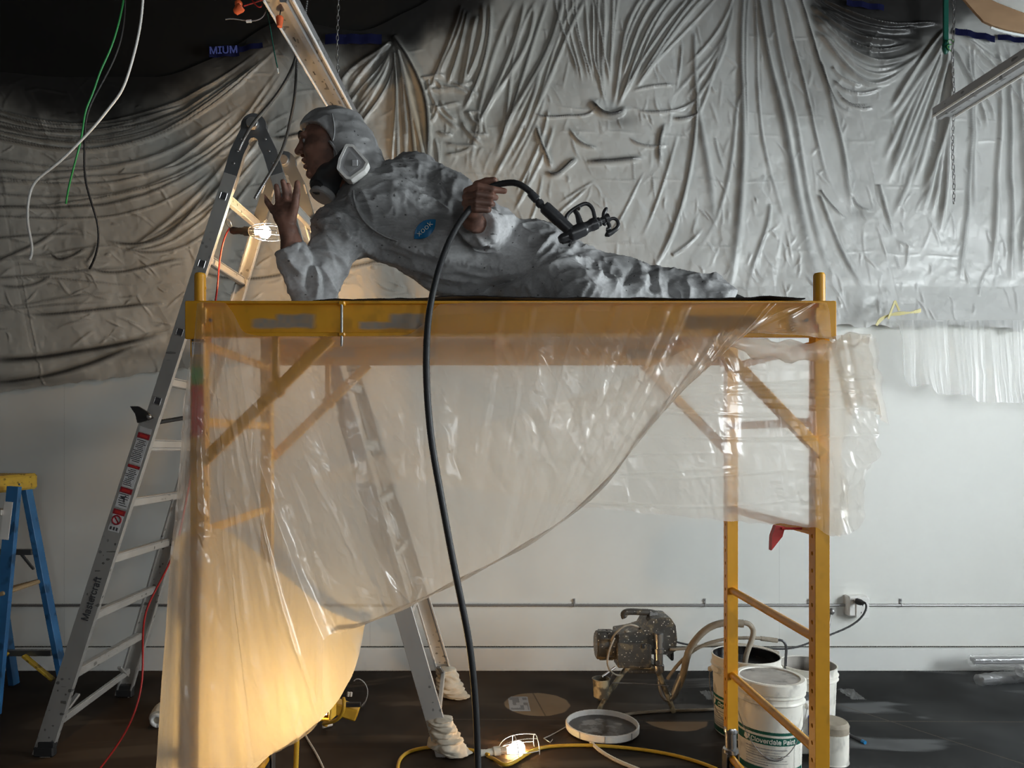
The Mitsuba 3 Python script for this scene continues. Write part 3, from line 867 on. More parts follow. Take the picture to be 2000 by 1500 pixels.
for x in (XL, XR):
    for y in (YN, YFAR):
        po = put(scaf, 'post', post_mesh(x, y, 0.238, 1.775 if y == YN else 1.77), 'yellow', 20)
        put(po, 'coupling_pin', cat(lathe([(0.0, 1.868), (0.0135, 1.868), (0.0165, 1.862), (0.0165, 1.70), (0, 1.70)], 20, (x, y, 0)), rod((x + 0.015, y, 1.825), (x + 0.0175, y, 1.825), 0.004, 8)), 'yellow')
        # caster
        ca = put(scaf, 'caster', cat(lathe([(0, 0.245), (0.024, 0.245), (0.027, 0.238), (0.027, 0.226), (0.022, 0.222), (0.022, 0.165), (0.03, 0.160), (0.03, 0.145), (0, 0.145)], 20, (x, y, 0)),
                                     box((x - 0.024, y, 0.095), (0.004, 0.05, 0.11), 0.001), box((x + 0.024, y, 0.095), (0.004, 0.05, 0.11), 0.001)), 'steel', 30, 'steel caster fork')
        put(ca, 'wheel', lathe([(0.0, -0.016), (0.045, -0.016), (0.060, -0.015), (0.0625, -0.008), (0.0625, 0.008), (0.060, 0.015), (0.045, 0.016), (0.0, 0.016)], 28, (x, y, 0.0635), (1, 0, 0)), 'rubber', 30, 'black rubber wheel')
    for z in (0.126, 0.454, 0.786, 1.104, 1.43, 1.66):
        put(scaf, 'rung', rod((x, YN + PW / 2 - 0.002, z), (x, YFAR - PW / 2 + 0.002, z), 0.0140, 16), 'yellow')

# side rails: channels with a sleeve at each end
ZT, ZB = 1.778, 1.674
for y, s in ((YN - PW / 2 - 0.016, -1), (YFAR + PW / 2 + 0.016, 1)):
    L, cx = XR - XL + PW + 0.008, (XL + XR) / 2
    web = box((cx, y - s * 0.010, (ZT + ZB) / 2), (L, 0.004, ZT - ZB), 0.001)
    rl = put(scaf, 'side_rail', cat(web, box((cx, y + s * 0.002, ZT - 0.004), (L, 0.024, 0.008), 0.002), box((cx, y + s * 0.003, ZB + 0.006), (L - 0.06, 0.026, 0.013), 0.002)), 'rail', 20)
    for x in (XL, XR):
        put(rl, 'end_plate', cat(box((x, y + s * 0.009, (ZT + ZB) / 2 - 0.004), (PW + 0.010, 0.010, ZT - ZB + 0.004), 0.002), box((x + (0.028 if x < 0 else -0.028), y + s * 0.008, 1.735), (0.016, 0.012, 0.05), 0.003)), 'yellow', 20)
        put(rl, 'bolt', rod((x + (0.047 if x < 0 else -0.060), y + s * 0.006, 1.722), (x + (0.047 if x < 0 else -0.060), y + s * 0.014, 1.722), 0.005, 10), 'ink')
    yb = y - s * 0.002
    for (a, b) in (((-0.395, 1.675), (XL + 0.005, 1.298)), ((0.702, 1.675), (XR - 0.005, 1.333))):
        put(scaf, 'knee_brace', beam((a[0], yb, a[1]), (b[0], yb, b[1]), 0.034, 0.022, (0, 1, 0), 0.003), 'yellow', 20)
    put(scaf, 'strut', beam((-0.556, yb, ZB + 0.002), (-0.556, yb, 1.535), 0.020, 0.018, (0, 1, 0), 0.002), 'yellow', 20)
    put(scaf, 'brace_lug', box((-0.553, yb + s * 0.002, 1.525), (0.05, 0.026, 0.022), 0.003, frame((0, 1, 0), (0.7, 0, 0.7))), 'yellow', 20)

# locking rod hooked on the front rail
xr_ = -0.361
lk = put(scaf, 'locking_rod', rod((xr_, YN - 0.058, 1.775), (xr_, YN - 0.058, 1.645), 0.0040, 10), 'steel', 30, 'shiny threaded locking rod')
for z in (1.770, 1.680):
    put(lk, 'eye', box((xr_, YN - 0.052, z), (0.019, 0.022, 0.012), 0.003), 'yellow', 20)
# decals on the front left post
yd = YN - PW / 2 - 0.0008
for nm, za, zb, m_, lab in (('sticker', 1.664, 1.700, 'ink', 'black sticker with a white letter'), ('sticker', 1.625, 1.664, 'paper', 'grey warning sticker'), ('sticker', 1.590, 1.622, 'stick_tan', 'brown worn sticker'),
                           ('sticker', 1.538, 1.590, 'stickergreen', 'green sticker'), ('sticker', 1.385, 1.536, 'red', 'red sticker')):
    st = put(scaf, nm, box((XL, yd, (za + zb) / 2), (0.034, 0.0012, zb - za - 0.002)), m_, False, lab)
    if m_ == 'ink':
        put(st, 'letter', text_at('D', 0.022, (XL + 0.004, yd - 0.0012, 1.682), np.array([[1, 0, 0], [0, 0, -1], [0, 1, 0.0]]), 0.0006, True), 'paper', False)
    if m_ in ('paper', 'red'):
        n = 5 if m_ == 'paper' else 14
        put(st, 'print', cat(*[box((XL + 0.002 * (i % 3) - 0.002, yd - 0.0009, zb - 0.006 - (zb - za - 0.010) * i / n), (0.024 - 0.004 * (i % 3), 0.0006, 0.0026)) for i in range(n + 1)]), 'ink' if m_ == 'paper' else 'inkred', False)

# plywood deck, lying on ledges inside the rails
dk = put(scaf, 'deck', box((0.1245, (YN + YFAR) / 2, 1.755), (1.78, YFAR - YN - PW - 0.004, 0.016), 0.002), 'plywood', False, 'plywood deck')
put(dk, 'paint_crust', box((0.1245, (YN + YFAR) / 2, 1.765), (1.78, YFAR - YN - PW - 0.004, 0.003), 0.001), 'deck', False, 'dark caked paint on the deck')
for x in (-0.55, 0.12, 0.8):
    put(scaf, 'deck_bearer', box((x, (YN + YFAR) / 2, 1.735), (0.045, YFAR - YN - PW, 0.025), 0.003), 'yellow', 20)
# red plastic clamp on the near right rungs
single('spring_clamp', cat(prism([(-0.022, -0.055), (0.012, -0.012), (0.020, 0.018), (-0.008, 0.022), (-0.020, -0.01)], 0.022, (0.955, 2.30, 1.092), np.array([[1.0, 0, 0], [0, 0, -1.0], [0, 1.0, 0]])),
                           rod((0.962, 2.275, 1.105), (1.03, 2.275, 1.105), 0.004, 8)), 'red', 'small red plastic clip hanging under the right end of the scaffold plastic', 'clip')

# dark drop cloth on the deck: a rumpled strip that shows above the rail
def drop_cloth():
    nx, ny = 220, 40
    u, v = np.meshgrid(np.linspace(-0.45, 0.985, nx), np.linspace(0, 1, ny), indexing='ij')
    y = YN - 0.025 + v * 0.70
    q = np.stack([u * 5, y * 5, u * 0], -1)
    z = 1.780 + 0.006 * (meshkit.fbm(q, 3, 2)) + 0.008 * np.maximum(0, meshkit.fbm(q * 3, 3, 5) - 0.4) + 0.006 * np.clip(1 - v * 6, 0, 1) * np.clip((u + 0.42) * 6, 0, 1)
    flat = np.clip((v - .12) * 12, 0, 1) * np.clip((.98 - v) * 20, 0, 1)
    z = z * (1 - flat) + flat * 1.7815
    # a few turned-up folds at the front edge
    z += 0.016 * np.exp(-((u - 0.88) / 0.05) ** 2) * np.exp(-((v - 0.1) / 0.1) ** 2) + 0.008 * np.exp(-((u - 0.05) / 0.2) ** 2) * np.exp(-(v / 0.12) ** 2)
    V = np.stack([u, y, z], -1).reshape(-1, 3)
    V = np.vstack([V, V - [0, 0, 0.003]])
    i, j = np.meshgrid(np.arange(nx - 1), np.arange(ny - 1), indexing='ij')
    qd = np.stack([i * ny + j, (i + 1) * ny + j, (i + 1) * ny + j + 1, i * ny + j + 1], -1).reshape(-1, 4)
    n = nx * ny
    rim = np.r_[np.arange(nx) * ny, (nx - 1) * ny + np.arange(ny), (np.arange(nx) * ny + ny - 1)[::-1], np.arange(ny)[::-1]]
    e = np.stack([rim[:-1], rim[:-1] + n, rim[1:] + n, rim[1:]], 1)
    return V, np.vstack([qd, qd[:, ::-1] + n, e])


mat('dropcloth', (0.028, 0.028, 0.030), 0.45)
single('drop_sheet', drop_cloth(), 'dropcloth', 'thin dark plastic drop sheet spread on the scaffold deck under the painter', 'drop sheet', smooth=True)
single('wooden_block', box((-0.76, 2.60, 1.793), (0.045, 0.05, 0.048), 0.004), 'stick_tan', 'small brown wooden block at the left end of the scaffold deck', 'block', smooth=False)
single('cardboard_strip', box((-0.70, 2.42, 1.7785), (0.16, 0.24, 0.022), 0.004), 'cream', 'flat pale board on the scaffold deck beside the painter\'s elbow', 'board', smooth=False)
# ---------------------------------------------------------------- clear plastic draped over the scaffold
def sheet_mesh(S, disp, nu, nv, base_y):
    """S(u, v) -> pixel coordinates at the depth base_y; disp(u, v, x, z) -> metres towards the camera."""
    u, v = np.meshgrid(np.linspace(0, 1, nu), np.linspace(0, 1, nv), indexing='ij')
    px, py = S(u, v)
    x, z = (px - VX) * base_y / FOC, EYE - (py - VY) * base_y / FOC
    d = disp(u, v, x, z)
    V = np.stack([x, base_y - d, z], -1).reshape(-1, 3)
    i, j = np.meshgrid(np.arange(nu - 1), np.arange(nv - 1), indexing='ij')
    q = np.stack([i * nv + j, i * nv + j + 1, (i + 1) * nv + j + 1, (i + 1) * nv + j], -1).reshape(-1, 4)
    return V, q


def curve(knots):
    k = np.asarray(knots, float)
    a, b = PchipInterpolator(k[:, 0], k[:, 1]), PchipInterpolator(k[:, 0], k[:, 2])
    return lambda t: (a(t), b(t))


def fan(u, seed, freqs, amps):
    return sum(a * (meshkit.noise(np.stack([u * f, u * 0, u * 0 + 3 * k], -1), seed + k) - 0.5) * 2 for k, (f, a) in enumerate(zip(freqs, amps)))


def sstep(a, b, x):
    t = np.clip((x - a) / (b - a), 0, 1)
    return t * t * (3 - 2 * t)


BY = 2.137     # where the front sheet hangs
topc = curve([(0, 388, 594), (.08, 396, 590), (.14, 412, 591), (.20, 424, 591), (.25, 440, 592), (.27, 455, 610), (.295, 480, 650), (.32, 520, 657), (.40, 640, 657), (.455, 790, 655), (.475, 830, 630), (.49, 862, 594), (.60, 1130, 590), (.75, 1395, 590), (.85, 1500, 590), (.95, 1575, 591), (1, 1614, 592)])
botc = curve([(0, 318, 1560), (.06, 380, 1560), (.12, 480, 1503), (.17, 520, 1462), (.21, 570, 1438), (.255, 632, 1392), (.270, 640, 1370), (.274, 642, 1240), (.32, 700, 1222), (.46, 830, 1166), (.60, 1000, 1076), (.70, 1120, 996), (.75, 1192, 928), (.80, 1240, 862), (.85, 1288, 800), (.91, 1360, 712), (.95, 1412, 655), (1, 1620, 664)])


def S1(u, v):
    tx, ty = topc(u)
    bx, by = botc(u)
    x, y = tx + (bx - tx) * v, ty + (by - ty) * v
    bow = 26 * np.sin(np.pi * v) * (np.exp(-((u - 0.35) / 0.16) ** 2))
    wob = 3.5 * (meshkit.noise(np.stack([u * 40, v * 0, v * 0], -1), 4) - 0.5) * sstep(.9, 1, v) * 2
    left = -10 * np.sin(np.pi * np.clip(v * 1.1, 0, 1)) * np.exp(-(u / 0.03) ** 2) + 6 * (meshkit.noise(np.stack([v * 14, u * 0, u * 0], -1), 8) - 0.5) * np.exp(-(u / 0.02) ** 2)
    return x - bow + left, y + wob


def D1(u, v, x, z):
    g = sstep(0.02, 0.35, v)
    left = 1 - sstep(.24, .34, u)
    f = fan(u, 21, (16, 37, 80), (.024, .018, .009)) * left * (0.4 + 0.6 * g) * sstep(0, .06, v)
    f += fan(u, 31, (12, 30, 66), (.014, .010, .006)) * (1 - left) * sstep(0, .1, v)
    # pulled streaks over the rail on the right half
    c = crinkle(x, z, 5)
    m = sstep(.41, .58, meshkit.fbm(np.stack([x * 2.6, z * 2.6, x * 0 + 1], -1), 3, 7))
    for cx, cz, r, s in ((P(480, 740, BY)[0], P(480, 740, BY)[2], .14, .8), (P(560, 1000, BY)[0], P(560, 1000, BY)[2], .12, .7), (P(1040, 830, BY)[0], P(1040, 830, BY)[2], .14, .6), (P(1300, 720, BY)[0], P(1300, 720, BY)[2], .12, .9), (P(750, 720, BY)[0], P(750, 720, BY)[2], .16, .9), (P(600, 800, BY)[0], P(600, 800, BY)[2], .14, .8), (P(760, 790, BY)[0], P(760, 790, BY)[2], .1, .8), (P(1150, 880, BY)[0], P(1150, 880, BY)[2], .13, 1.1),
                         (P(700, 1010, BY)[0], P(700, 1010, BY)[2], .2, .9), (P(560, 930, BY)[0], P(560, 930, BY)[2], .14, .7), (P(1230, 700, BY)[0], P(1230, 700, BY)[2], .15, .8), (P(740, 1120, BY)[0], P(740, 1120, BY)[2], .12, .8)):
        m = np.maximum(m, s * np.exp(-((x - cx) ** 2 + (z - cz) ** 2) / r ** 2))
    for u0 in (.055, .10, .15, .19, .235, .262, .31, .36):
        m = np.maximum(m, .95 * np.exp(-((u - u0 - .008 * np.sin(v * 9 + u0 * 90)) / .009) ** 2) * sstep(.12, .3, v) * (1 - .5 * sstep(.75, 1, v)))
    fine = 0.0028 * meshkit.fbm(np.stack([x * 30, z * 18, x * 0], -1), 3, 3)
    skew = 0.010 * np.abs(meshkit.noise(np.stack([(x + 0.55 * z) * 16, (z - 0.5 * x) * 4, x * 0], -1), 12) - 0.5) * 2
    f = f * (0.22 + 0.78 * sstep(.06, .25, v))
    f = np.abs(f) + 0.020 * np.maximum(0, fan(u, 41, (60, 130), (.7, .5)) - .12) * sstep(.46, .58, u) * sstep(0, .05, v) * (1 - sstep(.35, .75, v))
    belly = 0.05 * np.sin(np.pi * np.clip(v - .04, 0, 1)) * sstep(.2, .5, u) * (1 - sstep(.8, 1, u))
    d = np.abs(f) + belly + sstep(0, .05, v) * (0.030 * m * c + 0.004 * c + fine + skew * (0.3 + 0.7 * m)) * (0.25 + 0.75 * sstep(.03, .2, v)) + 0.045 * left * sstep(.1, .9, v) * (0.2 + u / .3)
    return np.maximum(d, 0) + 0.004


pl1 = thing('plastic_drape', 'large clear crinkled plastic sheet hanging from the front rail, gathered at the left post', 'plastic sheet')
put(pl1, 'sheet', sheet_mesh(S1, D1, 560, 330, BY), 'film', True)

# the lower left tail of the same sheet, turned back behind: reaches out to (715, 1215) and glows in front of the work light
topk = curve([(0, 350, 1050), (.3, 430, 1030), (.6, 560, 1120), (.85, 650, 1190), (1, 716, 1214)])
botk = curve([(0, 322, 1560), (.3, 470, 1512), (.5, 545, 1452), (.65, 610, 1410), (.8, 656, 1366), (.92, 694, 1306), (1, 714, 1240)])


def S2(u, v):
    tx, ty = topk(u)
    bx, by = botk(u)
    return tx + (bx - tx) * v, ty + (by - ty) * v + 3 * (meshkit.noise(np.stack([u * 26, u * 0, u * 0], -1), 2) - .5) * v


def D2(u, v, x, z):
    d = 0.016 * np.abs(fan(u, 51, (9, 21), (1, .6))) + (0.008 + .022 * np.exp(-((u - .68) / .2) ** 2 - ((v - .45) / .25) ** 2)) * crinkle(x, z, 9) + 0.03 * v
    return d * sstep(0, .1, v) + 0.03


put(pl1, 'folded_tail', sheet_mesh(S2, D2, 170, 130, 2.20), 'filmhaze', True, 'tail of the sheet turned back below')
# hem: the doubled edge along the diagonal
def hem_pts(c, us, off, y, dd=0.0):
    return np.array([P(c(t)[0] + off[0], c(t)[1] + off[1], y - dd) for t in us])


us = np.linspace(.276, .95, 90)
hm = hem_pts(botc, us, (2, -4), BY - 0.012)
hm[:, 1] -= 0.01 * np.sin(np.linspace(0, 14, 90)) + 0.045 * np.sin(np.pi * np.linspace(0, 1, 90))
put(pl1, 'hem', tube(hm, 0.0045 + 0.002 * np.sin(np.linspace(0, 40, 90)), 8), 'filmfold', True, 'rolled lower edge')

# second sheet: hangs on the right, its upper left corner drawn under the first
BY2 = 2.150
topb = curve([(0, 600, 936), (.10, 690, 904), (.25, 830, 866), (.40, 1000, 812), (.55, 1190, 752), (.66, 1300, 702), (.74, 1412, 652), (.82, 1480, 672), (.90, 1580, 676), (.96, 1640, 668), (1, 1690, 662)])
botb = curve([(0, 604, 942), (.15, 800, 942), (.30, 960, 962), (.45, 1110, 986), (.58, 1250, 1000), (.70, 1400, 1014), (.80, 1500, 1022), (.88, 1590, 1030), (.92, 1618, 1044), (.96, 1640, 1042), (1, 1662, 1010)])


def S3(u, v):
    tx, ty = topb(u)
    bx, by = botb(u)
    e = sstep(.93, 1, u)
    zig = 26 * (meshkit.noise(np.stack([v * 6, v * 0, v * 0], -1), 6) - .5) * e + 14 * (meshkit.noise(np.stack([v * 17, v * 0, v * 0], -1), 9) - .5) * e
    return tx + (bx - tx) * v + zig + 12 * np.sin(np.pi * v) * e, ty + (by - ty) * v + 5 * (meshkit.noise(np.stack([u * 50, u * 0, u * 0], -1), 3) - .5) * sstep(.85, 1, v)


def D3(u, v, x, z):
    c = crinkle(x, z, 15)
    ax, az = P(1340, 840, BY2)[[0, 2]]
    ex, ez = P(1400, 680, BY2)[[0, 2]]
    # crumpled fan under the knot at (1410, 660)
    t = np.clip((ez - z) / (ez - P(1300, 990, BY2)[2]), 0, 1)
    cx = ex + (P(1310, 990, BY2)[0] - ex) * t
    m = np.exp(-((x - cx) / (.025 + .12 * t)) ** 2) * sstep(0, .08, t)
    m = np.maximum(m, .9 * sstep(.90, .96, u))
    m = np.maximum(m, .45 * np.exp(-((x - P(1230, 960, BY2)[0]) ** 2 + (z - P(1230, 960, BY2)[2]) ** 2) / .11 ** 2))
    d = 0.052 * m * c + 0.004 * c + 0.0022 * meshkit.fbm(np.stack([x * 12, z * 50, x * 0], -1), 3, 5) + 0.010 * np.abs(fan(u, 61, (14, 33, 70), (1, .6, .5))) * (0.35 + sstep(.85, .95, u))
    for i in range(13):
        r = np.random.default_rng(400 + i)
        z0 = P(0, r.uniform(715, 1012), BY2)[2]
        u0, L = r.uniform(.45, .95), r.uniform(.08, .30)
        d = d + .0045 * np.exp(-((z - z0 - .012 * np.sin(u * 9 + i) - .01 * (u - u0)) / .0035) ** 2) * np.exp(-((u - u0) / L) ** 4)
    return d + 0.004 + 0.045 * m * np.sin(np.pi * t)


pl2 = thing('plastic_drape', 'second clear plastic sheet knotted below the right of the front rail', 'plastic sheet')
put(pl2, 'sheet', sheet_mesh(S3, D3, 440, 180, BY2 - 0.034), 'film', True)
# knotted band along its top, bunched
bp = spline([P(1404, 652, 2.10), P(1440, 668, 2.10), P(1500, 682, 2.095), P(1560, 686, 2.10), P(1610, 684, 2.105), P(1650, 668, 2.11), P(1700, 662, 2.12)], n=120)
t_ = np.linspace(0, 1, 120)
tv, tf = tube(bp, 0.011 + 0.010 * np.sin(np.pi * t_) + 0.004 * np.sin(t_ * 31), 26, True)
nn = meshkit.fbm(tv * 26, 3, 4)
ctr = np.vstack([np.repeat(bp, 26, 0), bp[[0]], bp[[-1]]])
tv = ctr + (tv - ctr) * (0.55 + 1.0 * nn[:, None]) * np.array([1, .55, 1.25])
put(pl2, 'bunched_band', (tv, tf), 'film', True, 'bunched band of plastic')
# loose flap at the far right
flt = curve([(0, 1612, 662), (.5, 1652, 655), (1, 1700, 664)])
flb = curve([(0, 1650, 818), (.4, 1668, 790), (.7, 1700, 806), (1, 1722, 832)])


def S4(u, v):
    tx, ty = flt(u)
    bx, by = flb(u)
    return tx + (bx - tx) * v + 10 * (meshkit.noise(np.stack([v * 9, u * 2, u * 0], -1), 2) - .5) * u, ty + (by - ty) * v


put(pl2, 'loose_flap', sheet_mesh(S4, lambda u, v, x, z: 0.03 * np.abs(fan(u, 71, (7, 15), (1, .7))) + 0.012 * crinkle(x, z, 3), 60, 70, 2.13), 'film', True, 'loose crinkled flap')
# the film runs on over the end of the scaffold
sk = curve([(0, 1618, 700), (.5, 1622, 870), (1, 1618, 1040)])


def S5(u, v):
    ax, ay = sk(v)
    w = 62 * (0.75 + 0.5 * np.sin(v * 7 + 1) * np.sin(v * 3)) * (0.35 + 0.65 * np.sin(np.pi * np.clip(v * .9 + .1, 0, 1)))
    return ax + w * u, ay + 8 * u


put(pl2, 'side_skirt', sheet_mesh(S5, lambda u, v, x, z: 0.02 * np.abs(fan(u, 81, (5, 11), (1, .7))) + 0.014 * crinkle(x, z, 23), 60, 150, 2.19), 'film', True)

# lower right end of the wall plastic: clear, hanging free of the wall
def S6(u, v):
    x = 1746 + (2110 - 1746) * u
    b = PchipInterpolator([1600, 1640, 1690, 1745, 1762, 1772, 1800, 1812, 1890, 1902, 1990, 2110], [600, 640, 640, 636, 742, 756, 752, 770, 774, 786, 788, 792])
    t = 626 + 0 * x
    return x + 6 * (meshkit.noise(np.stack([u * 20, v * 6, u * 0], -1), 5) - .5) * v, t + (b(x) - t) * v


def D6(u, v, x, z):
    return 0.028 * np.abs(fan(u, 91, (12, 26, 60), (1, .7, .4))) * (0.4 + v) + 0.010 * crinkle(x, z, 31) + 0.03 * v


pl3 = 'plastic_wall_sheet'
put(pl3, 'clear_hem', sheet_mesh(S6, D6, 300, 130, 4.335), 'filmwall', True, 'clear unpainted lower edge hanging free')
# scrap of yellowed tape on it
yt = spline([P(1712, 635, 4.24), P(1730, 618, 4.23), P(1760, 612, 4.22), P(1798, 606, 4.22)], n=16)
put(pl3, 'tape_scrap', cat(*[beam(yt[i], yt[i + 1], 0.016 + 0.006 * math.sin(i), 0.004, (0, 1, 0.3), 0.0005, 0.002) for i in range(15)], *[beam(a, b, 0.012, 0.004, (0, 1, 0.2), 0.0005, 0.002) for a, b in ((P(1735, 622, 4.22), P(1748, 588, 4.22)), (P(1748, 588, 4.22), P(1756, 606, 4.22)))]), 'tapeyellow', 35, 'twisted scrap of pale yellow tape')
# ---------------------------------------------------------------- the folding aluminium ladder behind the scaffold
HN, HF_ = np.array([-0.975, 3.40, 2.815]), np.array([-0.935, 3.80, 2.80])
FEET = {('L', 'n'): np.array([-1.850, 3.255, 0.0]), ('L', 'f'): np.array([-1.845, 3.95, 0.0]), ('R', 'n'): np.array([-0.095, 3.255, 0.0]), ('R', 'f'): np.array([-0.085, 3.95, 0.0])}
lad = thing('folding_ladder', 'tall aluminium folding ladder standing open behind the scaffold', 'ladder')


def rail_point(side, nf, t):
    """Along a leg: t = 0 at the hinge, 1 at the foot."""
    h = HN if nf == 'n' else HF_
    s = -1 if side == 'L' else 1
    h = h + np.array([s * 0.075, 0, -0.13])
    f = FEET[(side, nf)]
    return h + (f - h) * t


def lad_rail(side, nf, t0, t1, w, th, dy):
    a, b = rail_point(side, nf, t0), rail_point(side, nf, t1)
    o = np.array([0, dy, 0])
    a, b = a + o, b + o
    ax = unit(b - a)
    sd = unit(np.cross((0, 1, 0), ax))
    nrm = np.cross(ax, sd)
    # a channel: web facing out, two rounded flanges
    R = np.stack([sd, nrm, ax], 1)
    s = 1 if nf == 'n' else -1
    sec = shapely.Polygon([(-w / 2, -th / 2 * s), (w / 2, -th / 2 * s), (w / 2, th / 2 * s), (w / 2 - 0.006, th / 2 * s), (w / 2 - 0.006, -th / 2 * s + 0.004 * s), (-w / 2 + 0.006, -th / 2 * s + 0.004 * s), (-w / 2 + 0.006, th / 2 * s), (-w / 2, th / 2 * s)]).buffer(0.0016, quad_segs=3)
    return prism(sec, np.linalg.norm(b - a), a, R), R


LEN = {s: np.linalg.norm(rail_point(s, 'n', 1) - rail_point(s, 'n', 0)) for s in 'LR'}
for side in 'LR':
    for nf in 'nf':
        m, R = lad_rail(side, nf, 0.0, 0.62, 0.060, 0.024, 0.0)
        inn = put(lad, 'inner_rail', m, 'alum', 30)
        dy = -0.024 if nf == 'n' else 0.024
        m, R = lad_rail(side, nf, 0.445, 1.0 if side == 'L' else 1.0, 0.076, 0.026, dy)
        out = put(lad, 'outer_rail', m, 'alum', 30)
        # rung ends: square sockets in the web
        for i in range(5):
            t = 0.075 + 0.116 * i
            if t > 0.43:
                continue
            c = rail_point(side, nf, t) + np.array([0, (-0.0135 if nf == 'n' else 0.0135), 0])
            so = put(inn, 'rung_socket', box(c, (0.024, 0.002, 0.028), 0.0008, np.stack([R[:, 0], R[:, 1], R[:, 2]], 1) @ np.array([[1, 0, 0], [0, 1, 0], [0, 0, 1.0]])), 'ink', False)
            put(so, 'rim', cat(*[box(c + R @ np.array(o), s_, 0.0008, R) for o, s_ in (((0.014, 0, 0), (0.004, 0.005, 0.034)), ((-0.014, 0, 0), (0.004, 0.005, 0.034)), ((0, 0, 0.016), (0.03, 0.005, 0.004)), ((0, 0, -0.016), (0.03, 0.005, 0.004)))]), 'silver', False)
        if side == 'L':
            foot = FEET[(side, nf)] + np.array([0.012, dy, 0.022])
            put(lad, 'foot', cat(box(foot, (0.088, 0.036, 0.044), 0.006), box(foot + np.array([0.01, 0, 0.03]), (0.074, 0.030, 0.03), 0.005)), 'rubber', 20, 'black rubber foot')
    # rungs
    for i in range(10):
        t = 0.075 + 0.105 * i if i < 5 else 0.50 + 0.094 * (i - 5)
        if side == 'R' and i == 9:
            continue
        a, b = rail_point(side, 'n', t), rail_point(side, 'f', t)
        put(lad, 'rung', cat(beam(a, b, 0.030, 0.036, (0, 0, 1), 0.004, 0.01), beam(a + np.array([0, 0, 0.0195]), b + np.array([0, 0, 0.0195]), 0.034, 0.004, (0, 0, 1), 0.001, 0)), 'alum', 20)
    # stabiliser bars near the feet
    a, b = rail_point(side, 'n', 0.955), rail_point(side, 'f', 0.945)
    st = put(lad, 'stabiliser', beam(a, b, 0.020, 0.030, (0, 0, 1), 0.003), 'alum', 20)
    mid = (rail_point(side, 'n', 0.875) + rail_point(side, 'f', 0.875)) / 2
    for nf, t in (('f', 0.955), ('n', 0.955)):
        e = rail_point(side, nf, t)
        put(st, 'diagonal', beam(e, e + (mid - e) * 0.42, 0.012, 0.022, (1, 0, 0), 0.002), 'darkalum' if side == 'R' else 'alum', 20)

# hinges
for h, o in ((HN, -0.004), (HF_, 0.004)):
    body = []
    for s in (-1, 1):
        a = h + np.array([s * 0.012, o, 0.0])
        b = h + np.array([s * 0.075, o, -0.13])
        c = b + unit((FEET[('L' if s < 0 else 'R', 'n' if o < 0 else 'f')] - b)) * 0.16
        pl = [(a[0], a[2]), (b[0], b[2]), (c[0], c[2])]
        body.append(shapely.LineString(pl).buffer(0.032, quad_segs=6))
    sh = shapely.unary_union(body + [shapely.Point(h[0], h[2] - 0.01).buffer(0.058)]).difference(shapely.Point(h[0], h[2] - 0.085).buffer(0.022))
    hg = put(lad, 'hinge', prism(sh, 0.030, (0, h[1] + o + 0.015, 0), np.array([[1.0, 0, 0], [0, 0, -1], [0, 1, 0]])), 'darkalum', 25, 'dark grey hinge')
    put(hg, 'lock_disc', lathe([(0, 0.03), (0.024, 0.03), (0.027, 0.026), (0.027, 0.0), (0, 0.0)], 24, (h[0], h[1] + o - 0.015, h[2] - 0.005), (0, -1, 0)), 'zinc', 30)
    for s in (-1, 1):
        for q in range(3):
            p_ = h + np.array([s * (0.055 + 0.017 * q), 0, -0.07 - 0.055 * q])
            put(hg, 'rivet', ball((p_[0], h[1] + (o - 0.016 if o < 0 else o + 0.016), p_[2]), (0.006, 0.003, 0.006), 1), 'silver')

# stickers on the near left outer rail
a, b = rail_point('L', 'n', 0.445), rail_point('L', 'n', 1.0)
ax = unit(a - b)                                   # up the rail
sd = unit(np.cross((0, 1, 0), ax))                 # to the right in the picture
dn = np.array([0, -1.0, 0])
RS = np.stack([sd, ax, np.cross(sd, ax)], 1)
face_y = -0.024 - 0.0155


def rail_t(py):
    for t in np.linspace(0.44, 1, 600):
        p = rail_point('L', 'n', t)
        if VY + (EYE - p[2]) * FOC / p[1] >= py:
            return t
    return 1.0


def sticker(py0, py1, w, m_, name='sticker', label=None, lift=0.0):
    t0, t1 = rail_t(py0), rail_t(py1)
    p0, p1 = rail_point('L', 'n', t0), rail_point('L', 'n', t1)
    c = (p0 + p1) / 2 + np.array([0, face_y - lift, 0])
    return put(lad, name, box(c, (w, np.linalg.norm(p1 - p0), 0.0012), 0.0004, RS), m_, False, label), c, np.linalg.norm(p1 - p0)


